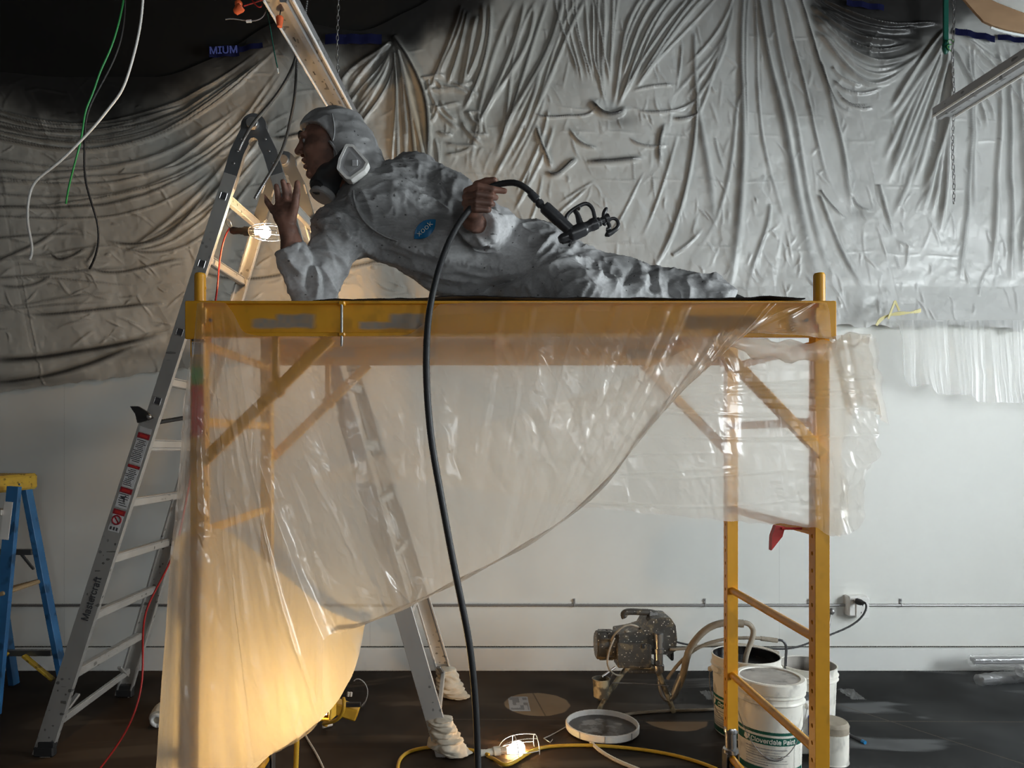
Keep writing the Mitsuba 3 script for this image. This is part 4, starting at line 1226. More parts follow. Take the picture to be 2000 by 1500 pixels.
for y0, y1, m_, nl in ((835, 845, 'paper', 0), (846, 856, 'inkred', 0), (857, 905, 'paper', 13), (908, 913, 'inkred', 0), (914, 950, 'paper', 10), (952, 962, 'inkred', 0), (963, 990, 'paper', 6), (993, 1003, 'inkred', 0), (1004, 1036, 'paper', 2)):
    st, c, L = sticker(y0, y1, 0.054 if nl != 2 else 0.05, m_, label={'paper': 'grey warning sticker', 'inkred': 'dark red sticker band'}[m_])
    if m_ == 'inkred':
        put(st, 'band', box(c - np.array([0, 0.0009, 0]), (0.036, L * 0.5, 0.0008), 0, RS), 'red', False)
    if nl > 2:
        rr = np.random.default_rng(y0)
        put(st, 'print', cat(*[box(c + RS @ np.array([rr.uniform(-.006, .006), L * (0.44 - 0.9 * i / nl), 0.0008]), (rr.uniform(.026, .044), 0.0034, 0.0006), 0, RS) for i in range(nl)]), 'ink', False)
    if y0 == 963:
        put(st, 'figure', cat(*[box(c + RS @ np.array(o), (s0, s1, 0.0008), 0, RS @ np.array([[math.cos(g), -math.sin(g), 0], [math.sin(g), math.cos(g), 0], [0, 0, 1]])) for o, s0, s1, g in (((0, 0.016, .0012), .022, .007, .7), ((.004, .006, .0012), .006, .024, .3), ((-.006, .014, .0012), .020, .006, -.4))]), 'ink', False)
    if nl == 2:
        put(st, 'ring_sign', ring(c + RS @ np.array([0, L * .2, .001]), 0.019, 0.0038, RS[:, 2], 24, 6), 'inkred', 30, 'round red sign')
        put(st, 'bar', box(c + RS @ np.array([0, L * .2, .0012]), (.006, .036, .001), 0, RS @ np.array([[.7, -.7, 0], [.7, .7, 0], [0, 0, 1]])), 'inkred', False)
        put(st, 'mark', cat(*[box(c + RS @ np.array([x_, -L * .32, .001]), (.008, .014, .0008), 0, RS) for x_ in (-.014, .0, .013)]), 'ink', False)
t = rail_t(1165)
c = rail_point('L', 'n', t) + np.array([0, face_y - 0.0006, 0])
put(lad, 'lettering', text_at('Mastercraft', 0.030, c, np.stack([ax, -sd, np.cross(ax, -sd)], 1), 0.0008, True, 0.195), 'ink', False, 'black lettering along the rail')
# black lever of the height lock
c = rail_point('L', 'n', rail_t(812)) + np.array([-0.012, face_y - 0.012, 0.0])
lv = put(lad, 'lock_lever', prism([(0.012, -0.016), (0.030, 0.0), (0.0, 0.018), (-0.045, 0.030), (-0.078, 0.020), (-0.045, -0.006), (-0.025, -0.040)], 0.022, c + np.array([0, 0.012, 0]), np.stack([sd, ax, np.cross(sd, ax)], 1)), 'rubber', 20, 'black plastic lock lever')
put(lv, 'pin', ball(c + np.array([0.018, -0.014, -0.004]), (0.011, 0.008, 0.011), 2), 'silver')
c = rail_point('L', 'f', rail_t(812)) + np.array([0.0, -0.02, 0.03])
put(lad, 'lock_lever', beam(c, c + np.array([-0.10, -0.30, -0.045]), 0.02, 0.02, (0, 0, 1), 0.006), 'rubber', 20, 'black plastic lock lever')


# cloths wrapped round the right feet
def foot_wrap(p, h, r, lean, seed):
    nu, nv = 64, 56
    u, v = np.meshgrid(np.arange(nu) / nu * 2 * np.pi, np.linspace(0, 1, nv), indexing='ij')
    prof = np.interp(v, [0, .04, .25, .6, .85, .94, 1], [0.55, 1.0, 1.12, .88, .78, .80, .35]) * r
    n = meshkit.fbm(np.stack([np.cos(u) * 1.3, np.sin(u) * 1.3, v * 7 + seed], -1), 4, seed)
    bands = 0.16 * np.abs(np.sin(v * 15 + 2.2 * meshkit.noise(np.stack([np.cos(u), np.sin(u), v * 3 + seed], -1), 2) * 3))
    R_ = prof * (0.62 + 0.62 * n + bands)
    x = p[0] + lean * v + R_ * np.cos(u) * 1.05 + 0.05 * np.exp(-v * 9)
    y = p[1] + R_ * np.sin(u) * 0.9
    z = 0.002 + h * v
    V = np.stack([x, y, z], -1).reshape(-1, 3)
    i, j = np.meshgrid(np.arange(nu), np.arange(nv - 1), indexing='ij')
    i2 = (i + 1) % nu
    q = np.stack([i * nv + j, i2 * nv + j, i2 * nv + j + 1, i * nv + j + 1], -1).reshape(-1, 4)
    q = np.vstack([np.stack([q[:, 0], q[:, 1], q[:, 2]], 1), np.stack([q[:, 0], q[:, 2], q[:, 3]], 1)])
    top = np.arange(nu) * nv + nv - 1
    bt = np.arange(nu) * nv
    n_ = len(V)
    V = np.vstack([V, V[top].mean(0), V[bt].mean(0)])
    q = np.vstack([q, np.stack([top, np.roll(top, -1), np.full(nu, n_)], 1), np.stack([np.roll(bt, -1), bt, np.full(nu, n_ + 1)], 1)])
    return V, q


put(lad, 'foot_wrap', foot_wrap(FEET[('R', 'n')] + np.array([0.01, -0.01, 0]), 0.165, 0.066, -0.035, 3), 'cloth', True, 'cream rag wrapped round the foot')
put(lad, 'foot_wrap', foot_wrap(FEET[('R', 'f')] + np.array([0.0, 0.0, 0]), 0.165, 0.062, -0.03, 8), 'cloth', True, 'cream rag wrapped round the foot')


def area(mesh, name_, light, key):
    scene[key] = mikit.ply(mesh, 'mat_' + name_, smooth=True, emitter={'type': 'area', 'radiance': rgb(light)})


def cage_lamp(root, base, axis, bulb_r, light, handle_len, cage_len, cage_r, handle='rubber'):
    """A caged work lamp: handle, socket, glowing bulb, wire cage."""
    fr = frame(axis, (0, 0, 1) if abs(unit(axis)[2]) < .9 else (1, 0, 0))
    base = np.asarray(base, float)
    ax = fr[:, 2]
    put(root, 'handle', lathe([(0, -handle_len), (0.014, -handle_len), (0.018, -handle_len + 0.01), (0.015, -handle_len * .6), (0.018, -handle_len * .25), (0.022, -0.03), (0.022, 0.0), (0, 0.0)], 20, base, ax), handle)
    put(root, 'socket', lathe([(0, 0.0), (0.017, 0.0), (0.017, 0.028), (0, 0.028)], 20, base, ax), 'zinc')
    c = base + ax * (0.028 + bulb_r * 1.5)
    bp_ = [(0.0, -bulb_r * 1.5)] + [(0.012, -bulb_r * 1.5), (0.014, -bulb_r * 1.2)] + [(bulb_r * math.sin(a_), -bulb_r * math.cos(a_)) for a_ in np.linspace(0.75, math.pi, 12)]
    key = number(root + '__bulb')
    area(lathe(bp_, 24, c, ax), 'white', light, key)
    labels[key] = {'label': 'glowing warm light bulb'}
    wires = []
    for a_ in np.arange(6) * np.pi / 3:
        d_ = math.cos(a_) * fr[:, 0] + math.sin(a_) * fr[:, 1]
        pts = [base + d_ * 0.021, base + ax * 0.03 + d_ * cage_r * .8, base + ax * cage_len * .55 + d_ * cage_r, base + ax * cage_len + d_ * cage_r * .85]
        put(root, 'cage_wire', tube(spline(pts, 16), 0.0017, 6), 'ceramic')
    for t_, s_ in ((0.42, .98), (1.0, .85)):
        put(root, 'cage_ring', ring(base + ax * cage_len * t_, cage_r * s_, 0.0018, ax, 28, 6), 'ceramic')
    return c


# lamp hooked on the ladder's second rung, bulb towards the painter's hand
lb = rail_point('L', 'n', 0.18) * np.array([1, 0, 1]) + np.array([0, 3.22, 0])
lamp1 = thing('work_lamp', 'lit hand lamp with a wire cage hooked on the ladder beside the painter\'s raised hand', 'work lamp')
cage_lamp(lamp1, P(489, 452, 3.50), unit((1.0, -0.20, -0.10)), 0.030, BULB, 0.10, 0.15, 0.042)
put(lamp1, 'hook', tube(spline([P(449, 446, 3.52), P(441, 430, 3.52), P(447, 430, 3.56), P(453, 446, 3.58)], 14), 0.003, 6), 'zinc')
single('red_cord', tube(spline([P(449, 446, 3.51), P(437, 470, 3.48), P(428, 520, 3.42), P(424, 565, 3.22), P(414, 640, 3.2), P(400, 760, 3.2), P(378, 900, 3.2), P(358, 1005, 3.18), P(335, 1090, 3.15), P(300, 1160, 3.12), P(283, 1205, 3.1), P(279, 1290, 3.1), P(274, 1350, 3.05), P(250, 1420, 3.0), P(192, 1505, 2.95), P(150, 1560, 2.9)], 160), 0.0040, 8), 'red', 'thin red lamp cord hanging from the ladder past its left leg to the floor', 'cord', smooth=True)

# ---------------------------------------------------------------- blue fibreglass stepladder at the far left
sl = thing('stepladder', 'short blue stepladder with a yellow top at the left edge', 'stepladder')
Yn, Yf = 3.78, 4.20


def bl(px0, py0, px1, py1, Y0_, Y1_, w, th, m_, nm, label=None, up=(0, 1, 0)):
    return put(sl, nm, beam(P(px0, py0, Y0_), P(px1, py1, Y1_), w, th, up, 0.002), m_, 20, label)


bl(50, 946, 128, 1352, 3.98, 4.02, 0.030, 0.060, 'blue', 'rail')
bl(28, 950, -12, 1395, 3.70, 3.66, 0.060, 0.030, 'blue', 'rail')
bl(-40, 950, -190, 1395, 3.70, 3.66, 0.060, 0.030, 'blue', 'rail')
bl(-30, 946, 30, 1352, 4.1, 4.18, 0.030, 0.060, 'blue', 'rail')
bl(17, 980, 8, 1054, 3.672, 3.662, 0.044, 0.003, 'white', 'label', 'white label on the rail')
cp = put(sl, 'top_cap', box((P(-30, 943, 3.86)[0], 3.86, P(0, 943, 3.86)[2]), (0.35, 0.36, 0.085), 0.012), 'cap', 20, 'yellow plastic top')
put(cp, 'rivet', ball(P(38, 946, 3.675), (.006, .004, .006), 1), 'zinc')
for py, m_ in ((1078, 'darkalum'), (1275, 'darkalum')):
    put(sl, 'rear_bar', beam(P(-60, py, 4.08), P(64 + (py - 1078) * .19, py, 4.04), 0.03, 0.03, (0, 0, 1), 0.002), m_, 20, 'dark rear bar')
bl(42, 1083, 66, 1112, 4.04, 4.04, 0.012, 0.016, 'darkalum', 'gusset')
bl(46, 1280, 104, 1328, 4.02, 4.02, 0.014, 0.034, 'cap', 'brace', 'yellow brace')
bl(14, 1276, -40, 1332, 3.98, 3.98, 0.014, 0.034, 'cap', 'brace', 'yellow brace')
put(sl, 'paint_shelf', box((P(10, 1158, 3.85)[0] - 0.08, 3.86, P(10, 1158, 3.85)[2] - 0.012), (0.40, 0.40, 0.022), 0.006, frame((-0.26, 0, 1), (0, 1, 0))), 'stick_tan', 20, 'worn brown fold-down shelf')
for i, py in enumerate((1000, 1170, 1330)):
    put(sl, 'step', beam(P(-160 + i * 0, py, 3.69), P(12 - i * 8, py, 3.69), 0.075, 0.03, (0, 0, 1), 0.003), 'alum', 20)

# ---------------------------------------------------------------- hanging light fixtures, chains, cables
def strip_light(name, label, x0, y0, x1, y1, z, w=0.115):
    """An emptied strip-light channel seen from below: pan, raised spine, lips."""
    k = thing(name, label, 'light fixture')
    a, b = np.array([x0, y0, z]), np.array([x1, y1, z])
    R = frame(b - a, (0, 0, 1))
    sec = [(-w / 2, 0.0), (w / 2, 0.0), (w / 2, 0.045), (w / 2 - 0.003, 0.045), (w / 2 - 0.003, 0.004), (-w / 2 + 0.003, 0.004), (-w / 2 + 0.003, 0.045), (-w / 2, 0.045)]
    put(k, 'pan', prism(sec, np.linalg.norm(b - a), a, R), 'fixture', 20)
    sp_ = [(-0.018, 0.0), (-0.012, -0.016), (0.012, -0.016), (0.018, 0.0)]
    put(k, 'spine', prism(sp_, np.linalg.norm(b - a), a + R @ np.array([-w * 0.18 * (1 if x0 < 0 else -1), 0, 0]), R), 'fixture', 20)
    for s in (-1, 1):
        put(k, 'lip', beam(a + R @ np.array([s * w / 2, -0.004, 0]), b + R @ np.array([s * w / 2, -0.004, 0]), 0.010, 0.012, (0, 0, 1), 0.003), 'white', 20)
    for q in (0.25, 0.5, 0.78):
        put(k, 'slot', box(a + (b - a) * q + R @ np.array([w * 0.25, -0.0005, 0]), (0.006, 0.002, 0.03), 0, R), 'ink', False)
    return k


fx = strip_light('strip_light', 'emptied white strip light hanging above the painter with loose wires', -0.74, 2.90, -0.645, 4.08, 3.10)
strip_light('strip_light', 'white strip light hanging by a chain at the upper right', 2.615, 3.0, 2.56, 4.0, 3.115)
wn = put(fx, 'wire_nut', lathe([(0, 0), (0.014, 0), (0.016, 0.006), (0.010, 0.040), (0, 0.043)], 12, P(546, 33, 2.99), (0.02, 0, -1)), 'orange', 30, 'orange wire connector')
put(wn, 'lead', tube(spline([P(546, 36, 2.99), P(548, 20, 2.98), P(552, 2, 2.97)], 8), 0.0025, 6), 'rubber')
wn = put(fx, 'wire_nut', cat(lathe([(0, 0), (0.017, 0), (0.019, 0.01), (0.012, 0.036), (0, 0.04)], 12, P(472, 12, 2.95), (-0.7, 0.1, -.6)), ball(P(466, 8, 2.95), 0.016, 1)), 'orange', 30, 'orange wire connector')
put(wn, 'lead', tube(spline([P(476, 12, 2.95), P(500, 4, 2.95), P(525, -4, 2.95)], 10), 0.0025, 6), 'red')
put(fx, 'loose_wire', tube(spline([P(492, -3, 2.95), P(498, 8, 2.95), P(508, 14, 2.95), P(512, 8, 2.95)], 14), 0.0025, 6), 'red', True, 'red loose wire')
gw = put(fx, 'loose_wire', tube(spline([P(440, 38, 3.0), P(465, 38, 3.0), P(492, 41, 3.0), P(512, 34, 3.0), P(520, 20, 3.0), P(528, 5, 2.98)], 24), 0.0022, 6), 'mesh_grey', True, 'grey loose wire')
put(gw, 'splice', rod(P(481, 42, 3.0), P(491, 41, 3.0), 0.006, 8), 'ceramic')
put(fx, 'loose_wire', tube(spline([P(521, 20, 2.99), P(527, 50, 3.0), P(534, 92, 3.0), P(542, 132, 3.0)], 20), 0.0022, 6), 'darkgreen', True, 'thin green loose wire')
put(fx, 'wire_tip', rod(P(542, 134, 3.0), P(543.5, 143, 3.0), 0.0028, 6), 'ceramic')


def chain(name, label, x, y, z0, z1, wob=0.0):
    """Single-jack chain: one link after the other."""
    k = thing(name, label, 'chain')
    L, n = 0.026, 0
    z = z1
    a = np.linspace(0, 2 * np.pi, 15)
    while z > z0:
        d = np.array([1, 0, 0]) if n % 2 == 0 else np.array([0, 1.0, 0])
        c = np.array([x + wob * math.sin(n * .35), y, z])
        pts = c + np.cos(a)[:, None] * d * 0.0062 + np.sin(a)[:, None] * np.array([0, 0, 0.0155])
        put(k, 'link', tube(pts, 0.0024, 5, False), 'silver', True)
        z -= L
        n += 1
    return k


p = P(660, 183, 3.85)
chain('fixture_chain', 'bright link chain holding the strip light above the painter', p[0], p[1], p[2], ZC - 0.01, .003)
p0, p1 = P(1860, 395, 3.98), P(1864, 0, 3.98)
chain('fixture_chain', 'link chain dangling past the strip light at the upper right', p1[0] - 0.006, 3.98, p0[2], ZC - 0.01, .004)


def drop_wire(name, label, pts, r, m_, category='cable', n=90):
    return single(name, tube(spline(pts, n), r, 8), m_, label, category, smooth=True)


top_ = lambda px, Y: np.array([(px - VX) * Y / FOC, Y, ZC - 0.01])
drop_wire('electric_wire', 'bright green wire dangling at the upper left', [top_(250, 3.2), P(241, 0, 3.2), P(233, 40, 3.2), P(214, 100, 3.2), P(196, 140, 3.2), P(180, 185, 3.2), P(168, 215, 3.2), P(160, 262, 3.2), P(150, 305, 3.2), P(138, 350, 3.22), P(129, 398, 3.25)], 0.0042, 'green', 'wire')
drop_wire('electric_wire', 'white cable dangling at the upper left, bent near the wall', [top_(281, 3.0), P(279, 0, 3.0), P(272, 60, 3.0), P(255, 130, 3.0), P(236, 180, 3.0), P(218, 205, 3.0), P(190, 240, 3.0), P(150, 283, 3.0), P(105, 325, 3.0), P(67, 358, 3.0), P(56, 390, 3.0), P(55, 440, 3.02), P(62, 478, 3.05), P(58, 508, 3.05)], 0.0052, 'white', 'wire')
drop_wire('electric_wire', 'black cable hanging below the green wire at the left', [top_(262, 3.3), P(244, 0, 3.3), P(232, 90, 3.3), P(200, 160, 3.3), P(170, 225, 3.3), P(165, 290, 3.3), P(167, 350, 3.3), P(180, 400, 3.3), P(191, 440, 3.32), P(191, 480, 3.35), P(175, 525, 3.4)], 0.0050, 'rubber', 'wire')


def flex_conduit(label, pts):
    """Armoured cable: a helical steel jacket."""
    p = spline(pts, step=0.0045)
    n = len(p)
    r = 0.0062 + 0.0016 * np.cos(np.arange(n) * 2 * np.pi / 3)
    return single('armoured_cable', tube(p, r, 7), 'steel', label, 'cable', 'armoured cables hanging at the ladder', smooth=True)


flex_conduit('flexible steel cable hanging in front of the ladder hinge', [top_(560, 3.7), P(578, 0, 3.65), P(584, 50, 3.6), P(580, 100, 3.58), P(562, 150, 3.5), P(525, 205, 3.32), P(493, 243, 3.18), P(472, 280, 3.1), P(466, 294, 3.1)])
flex_conduit('flexible steel cable whose cut end hangs beside the raised hand', [top_(607, 3.72), P(600, 0, 3.7), P(591, 55, 3.68), P(581, 110, 3.65), P(577, 170, 3.6), P(568, 230, 3.42), P(550, 295, 3.25), P(520, 350, 3.12), P(498, 388, 3.08)])

# white and kraft insulation panel drooping at the upper right, pipe beside it
def kraft_roll():
    u, v = np.meshgrid(np.linspace(0, 1, 40), np.linspace(0, 1, 12), indexing='ij')
    px = 1876 + 230 * u
    py0 = -8 + 62 * u ** 0.85 + 20 * u
    low = np.interp(u, [0, .15, .25, .4, .6, 1], [0, 34, 52, 62, 78, 118]) - 8
    return px, py0, low


pts_low = [(1874, -6), (1898, 22), (1918, 44), (1935, 52), (1960, 60), (2000, 68), (2110, 100)]
pts_up = [(1908, -10), (1940, 6), (1975, 20), (2000, 29), (2110, 62)]
Yk = 3.55
kp = thing('insulation_panel', 'white panel with a kraft paper edge sagging at the upper right corner', 'panel')
poly = [P(a, b, Yk) for a, b in pts_low] + [P(a, b, Yk) for a, b in pts_up[::-1]]
put(kp, 'kraft_edge', prism([(q_[0], q_[2]) for q_ in poly], 0.012, (0, Yk, 0), np.array([[1.0, 0, 0], [0, 0, -1], [0, 1, 0]])), 'kraft', 20, 'torn brown kraft paper edge')
V_, q_ = [], []
for (a, b) in [(1880, -40)] + pts_up:
    p_ = P(a, b, Yk)
    V_ += [p_ + np.array([0, 0.004, 0]), p_ + np.array([0.10, -0.75, 0.12])]
n_ = len(V_) // 2
q_ = np.array([[2 * i, 2 * i + 1, 2 * i + 3, 2 * i + 2] for i in range(n_ - 1)])
mat('panelwhite', (0.62, 0.66, 0.66), 0.6)
put(kp, 'white_face', cat((np.array(V_), q_), (np.array(V_) + [0, 0, 0.02], q_[:, ::-1])), 'panelwhite', True)
put(kp, 'foil_edge', tube(spline([P(a, b + 2, Yk - 0.008) for a, b in pts_low[3:]], 20), 0.006, 6), 'panelwhite')
hk = thing('hanger_strap', 'green strap gathering the wall plastic at the upper right', 'strap')
put(hk, 'strap', cat(beam(P(1847, -20, 4.26), P(1847, 95, 4.26), 0.03, 0.012, (0, 1, 0), 0.003)), 'darkgreen', 20)
put(hk, 'knot', ball(P(1847, 92, 4.25), (0.020, 0.016, 0.042), 2), 'darkgreen')
put(hk, 'tail', tube(spline([P(1850, 88, 4.24), P(1858, 78, 4.23), P(1862, 84, 4.23), P(1853, 88, 4.23), P(1858, 100, 4.23)], 18), 0.003, 6), 'stickergreen')
# ---------------------------------------------------------------- things on the floor
# airless paint sprayer
SY = 3.80


def sp(px, py, dy=0.0):
    return P(px, py, SY + dy)


spr = thing('paint_sprayer', 'grimy airless paint sprayer on four legs in front of the wall', 'paint sprayer')
RX = np.array([[1.0, 0, 0], [0, 0, -1], [0, 1, 0]])
mw = SY / FOC
c = sp(1190, 1259)
mo = put(spr, 'motor', lathe([(0, 0), (0.062, 0), (0.071, 0.006), (0.074, 0.02), (0.074, 0.05), (0.070, 0.052), (0.070, 0.06), (0.074, 0.062), (0.074, 0.115), (0.066, 0.118), (0, 0.118)], 36, c + np.array([-0.071, 0, 0]), (1, 0, 0)), 'machine', 30)
for a_ in np.arange(10) * 2 * np.pi / 10:
    put(mo, 'fin', box(c + np.array([-0.02, 0.074 * math.cos(a_), 0.074 * math.sin(a_)]), (0.07, 0.006, 0.006), 0.001, np.array([[1, 0, 0], [0, math.cos(a_), -math.sin(a_)], [0, math.sin(a_), math.cos(a_)]])), 'machine', False)
cover = [sp(a, b)[[0, 2]] for a, b in ((1202, 1250), (1203, 1231), (1232, 1226), (1250, 1220), (1258, 1206), (1264, 1202), (1284, 1199), (1302, 1200), (1311, 1214), (1314, 1240), (1312, 1262), (1300, 1270), (1202, 1268))]
put(spr, 'gear_cover', prism(shapely.Polygon(cover).buffer(-0.006).buffer(0.006, quad_segs=4), 0.16, (0, SY + 0.08, 0), RX), 'machine', 25)
pb = put(spr, 'control_box', box(sp(1235, 1276, -0.06), (0.168, 0.11, 0.118), 0.006), 'machine', 20)
put(pb, 'face_plate', box(sp(1236, 1275, -0.117), (0.150, 0.004, 0.095), 0.003), 'machine', 20)
put(pb, 'knob', lathe([(0, 0.0), (0.013, 0), (0.013, 0.016), (0.010, 0.020), (0, 0.020)], 14, sp(1224, 1239, -0.06), (0, 0, 1)), 'mud')
put(pb, 'switch', box(sp(1256, 1262, -0.12), (0.016, 0.008, 0.022), 0.002), 'rubber', False)
hd = [sp(a, b) for a, b in ((1220, 1206), (1219, 1198), (1226, 1195), (1245, 1195), (1268, 1196), (1280, 1199))]
h_ = put(spr, 'handle', tube(spline(hd, 30), 0.0165, 14), 'machine', True)
put(h_, 'bracket', cat(box(sp(1277, 1204), (0.032, 0.036, 0.05), 0.005), box(sp(1270, 1199), (0.02, 0.038, 0.03), 0.004)), 'zinc', 20)
pc = sp(1286, 1236, -0.085)
pu = put(spr, 'pump', lathe([(0, 0), (0.020, 0), (0.024, -0.004), (0.024, -0.045), (0.021, -0.047), (0.021, -0.075), (0.026, -0.078), (0.026, -0.098), (0.022, -0.101), (0.022, -0.155), (0.028, -0.160), (0.028, -0.185), (0.02, -0.20), (0, -0.20)], 24, pc), 'steel', 30, 'paint-streaked steel pump cylinder')
put(pu, 'fitting', rod(sp(1284, 1295, -0.09), sp(1284, 1295, -0.135), 0.011, 12), 'machine')
put(pu, 'outlet_nut', rod(sp(1296, 1268, -0.07), sp(1313, 1269, -0.07), 0.010, 6), 'machine')
put(spr, 'side_plate', box(sp(1308, 1262), (0.016, 0.10, 0.12), 0.004), 'rubber', 20)
# legs
for dy in (-0.09, 0.10):
    put(spr, 'leg', tube(spline([sp(1228, 1302, dy), sp(1212, 1320, dy), sp(1190, 1352, dy), P(1168, 1384, SY + dy) * np.array([1, 1, 0]) + np.array([0, 0, 0.014])], 20), 0.0125, 12), 'legs', True)
    put(spr, 'leg', tube(spline([sp(1280, 1304, dy), sp(1291, 1325, dy), sp(1302, 1352, dy), P(1316, 1384, SY + dy) * np.array([1, 1, 0]) + np.array([0, 0, 0.014])], 20), 0.0125, 12), 'legs', True)
put(spr, 'frame_bar', tube(spline([sp(1222, 1306, -0.09), sp(1240, 1303, -0.09), sp(1270, 1302, -0.09), sp(1284, 1308, -0.09)], 16), 0.014, 12), 'legs', True)
put(spr, 'frame_bar', box(sp(1252, 1300), (0.17, 0.20, 0.02), 0.004), 'machine', 20)
put(spr, 'tie_wire', tube(spline([sp(1196, 1334, -0.105), sp(1250, 1335, -0.105), sp(1306, 1340, -0.105)], 14), 0.0025, 6), 'zinc', True)
put(spr, 'tie_rod', rod(sp(1176, 1322, -0.1), sp(1202, 1303, -0.09), 0.006, 10), 'silver', 35, 'bright tie rod')
put(spr, 'power_lead', tube(spline([sp(1196, 1252, -0.05), sp(1200, 1240, -0.1), sp(1222, 1222, -0.1), sp(1240, 1222, -0.08), sp(1250, 1226, -0.02)], 24), 0.005, 8), 'mud', True)
put(spr, 'power_lead', tube(spline([sp(1200, 1246, -0.1), sp(1188, 1278, -0.12), sp(1188, 1302, -0.12), sp(1196, 1314, -0.12), sp(1212, 1319, -0.11)], 24), 0.005, 8), 'mud', True)
cu = thing('drip_cup', 'small paint-splashed metal cup hanging on the left leg of the sprayer', 'cup')
cc = sp(1174, 1362, -0.14)
put(cu, 'body', lathe([(0, 0.004), (0.036, 0.004), (0.0415, 0.088), (0.0445, 0.090), (0.0445, 0.094), (0.040, 0.094), (0.035, 0.008), (0, 0.008)], 28, (cc[0], cc[1], cc[2] + 0.0)), 'legs', 30)
put(cu, 'paint', lathe([(0, 0.07), (0.038, 0.07), (0.038, 0.066), (0, 0.066)], 24, (cc[0], cc[1], cc[2])), 'wetpaint', 30)
put(cu, 'bail', tube(spline([cc + np.array([0.042, 0, .085]), cc + np.array([0.055, -.01, .12]), sp(1196, 1322, -0.11)], 10), 0.002, 6), 'zinc', True)

# suction hose into the open pail, high-pressure tube, bleed tube, power cable
def hose(name, label, pts, r, m_, cat_='hose', n=80):
    return single(name, tube(spline(pts, n), r, 12), m_, label, cat_, smooth=True)


sh_ = thing('suction_hose', 'thick rusty suction hose arching from the sprayer into the open pail', 'hose')
put(sh_, 'hose', tube(spline([P(1318, 1352, 3.68), P(1330, 1330, 3.66), P(1338, 1300, 3.63), P(1346, 1270, 3.6), P(1362, 1246, 3.57), P(1385, 1226, 3.55), P(1412, 1217, 3.53), P(1435, 1216, 3.52)], 60), 0.0165, 14), 'hosebrown', True)
put(sh_, 'cuff', rod(P(1317, 1356, 3.68), P(1332, 1318, 3.655), 0.0185, 14), 'zinc')
put(sh_, 'elbow', tube(spline([P(1318, 1350, 3.68), P(1314, 1362, 3.70), P(1302, 1366, 3.72), P(1292, 1352, 3.73), P(1290, 1320, 3.73)], 24), 0.013, 12), 'zinc', True)
put(sh_, 'cuff', rod(P(1420, 1216, 3.525), P(1452, 1218, 3.51), 0.0185, 14), 'hosebrown')
put(sh_, 'suction_pipe', tube(spline([P(1450, 1217, 3.51), P(1464, 1220, 3.51), P(1471, 1232, 3.51), P(1468, 1250, 3.50), P(1460, 1272, 3.49), P(1455, 1310, 3.48)], 30), 0.0125, 12), 'mud', True)
bl_ = thing('bleed_hose', 'thin return hose with a bent steel tube running to the rear pail', 'hose')
put(bl_, 'hose', tube(spline([P(1304, 1326, 3.70), P(1330, 1292, 3.66), P(1370, 1262, 3.62), P(1420, 1248, 3.6), P(1470, 1246, 3.58), P(1490, 1247, 3.58)], 60), 0.0085, 10), 'mud', True)
put(bl_, 'cuff', rod(P(1486, 1247, 3.58), P(1518, 1251, 3.58), 0.0115, 12), 'mud')
put(bl_, 'bent_tube', tube(spline([P(1516, 1251, 3.58), P(1530, 1253, 3.58), P(1535, 1262, 3.58), P(1535, 1280, 3.58), P(1534, 1300, 3.58), P(1532, 1330, 3.58)], 24), 0.006, 10), 'gunmetal', True)
hose('pressure_tube', 'grey tube running right from the sprayer towards the pail', [P(1308, 1268, 3.72), P(1340, 1266, 3.72), P(1375, 1261, 3.74), P(1410, 1258, 3.76), P(1470, 1262, 3.85), P(1520, 1275, 3.95)], 0.008, 'mud')
hose('power_cable', 'black power cable drooping from the wall outlet to the sprayer', [P(1688, 1176, 4.30), P(1692, 1185, 4.28), P(1680, 1208, 4.26), P(1650, 1228, 4.24), P(1600, 1248, 4.2), P(1550, 1265, 4.15), P(1500, 1266, 4.1), P(1440, 1260, 4.05), P(1380, 1262, 4.0), P(1330, 1256, 3.9), P(1310, 1250, 3.85)], 0.0052, 'rubber', 'cable')
pg = thing('power_plug', 'black plug pushed into the wall outlet', 'plug')
put(pg, 'body', lathe([(0, 0), (0.012, 0), (0.018, 0.018), (0.018, 0.04), (0, 0.042)], 14, P(1686, 1178, 4.305), (-0.5, 0.85, 0.1)), 'rubber')
put(pg, 'prong', box(P(1682, 1176, 4.338), (0.004, 0.02, 0.004)), 'silver', False)
st_ = thing('brush_handle', 'thin rusty rod standing up from the rear pail behind the yellow post', 'rod')
put(st_, 'rod', rod(P(1600, 1325, 3.70), P(1623, 1197, 3.78), 0.0065, 10), 'zinc')
put(st_, 'tip', ball(P(1624, 1194, 3.78), (0.016, 0.016, 0.018), 2), 'zinc')


def pail_mesh(c, r0, r1, h, open_top):
    """A plastic pail: tapered wall, two stiffening rings near the top, rim."""
    hh = h
    out = [(0, 0.0), (r0 - 0.006, 0.0), (r0, 0.006), (r0 + (r1 - r0) * .78, hh * .78), (r1 + 0.004, hh * .785), (r1 + 0.007, hh * .795), (r1 + 0.003, hh * .81), (r1 + 0.001, hh * .82), (r1 + 0.001, hh * .855), (r1 + 0.004, hh * .858), (r1 + 0.008, hh * .87), (r1 + 0.003, hh * .885), (r1 + 0.001, hh * .89), (r1 + 0.001, hh * .975), (r1 + 0.003, hh * .98), (r1 + 0.003, hh)]
    inn = [(r1 - 0.002, hh), (r1 - 0.003, hh * .9), (r0 - 0.003, 0.006), (0, 0.006)]
    return lathe(out + inn, 56, c)


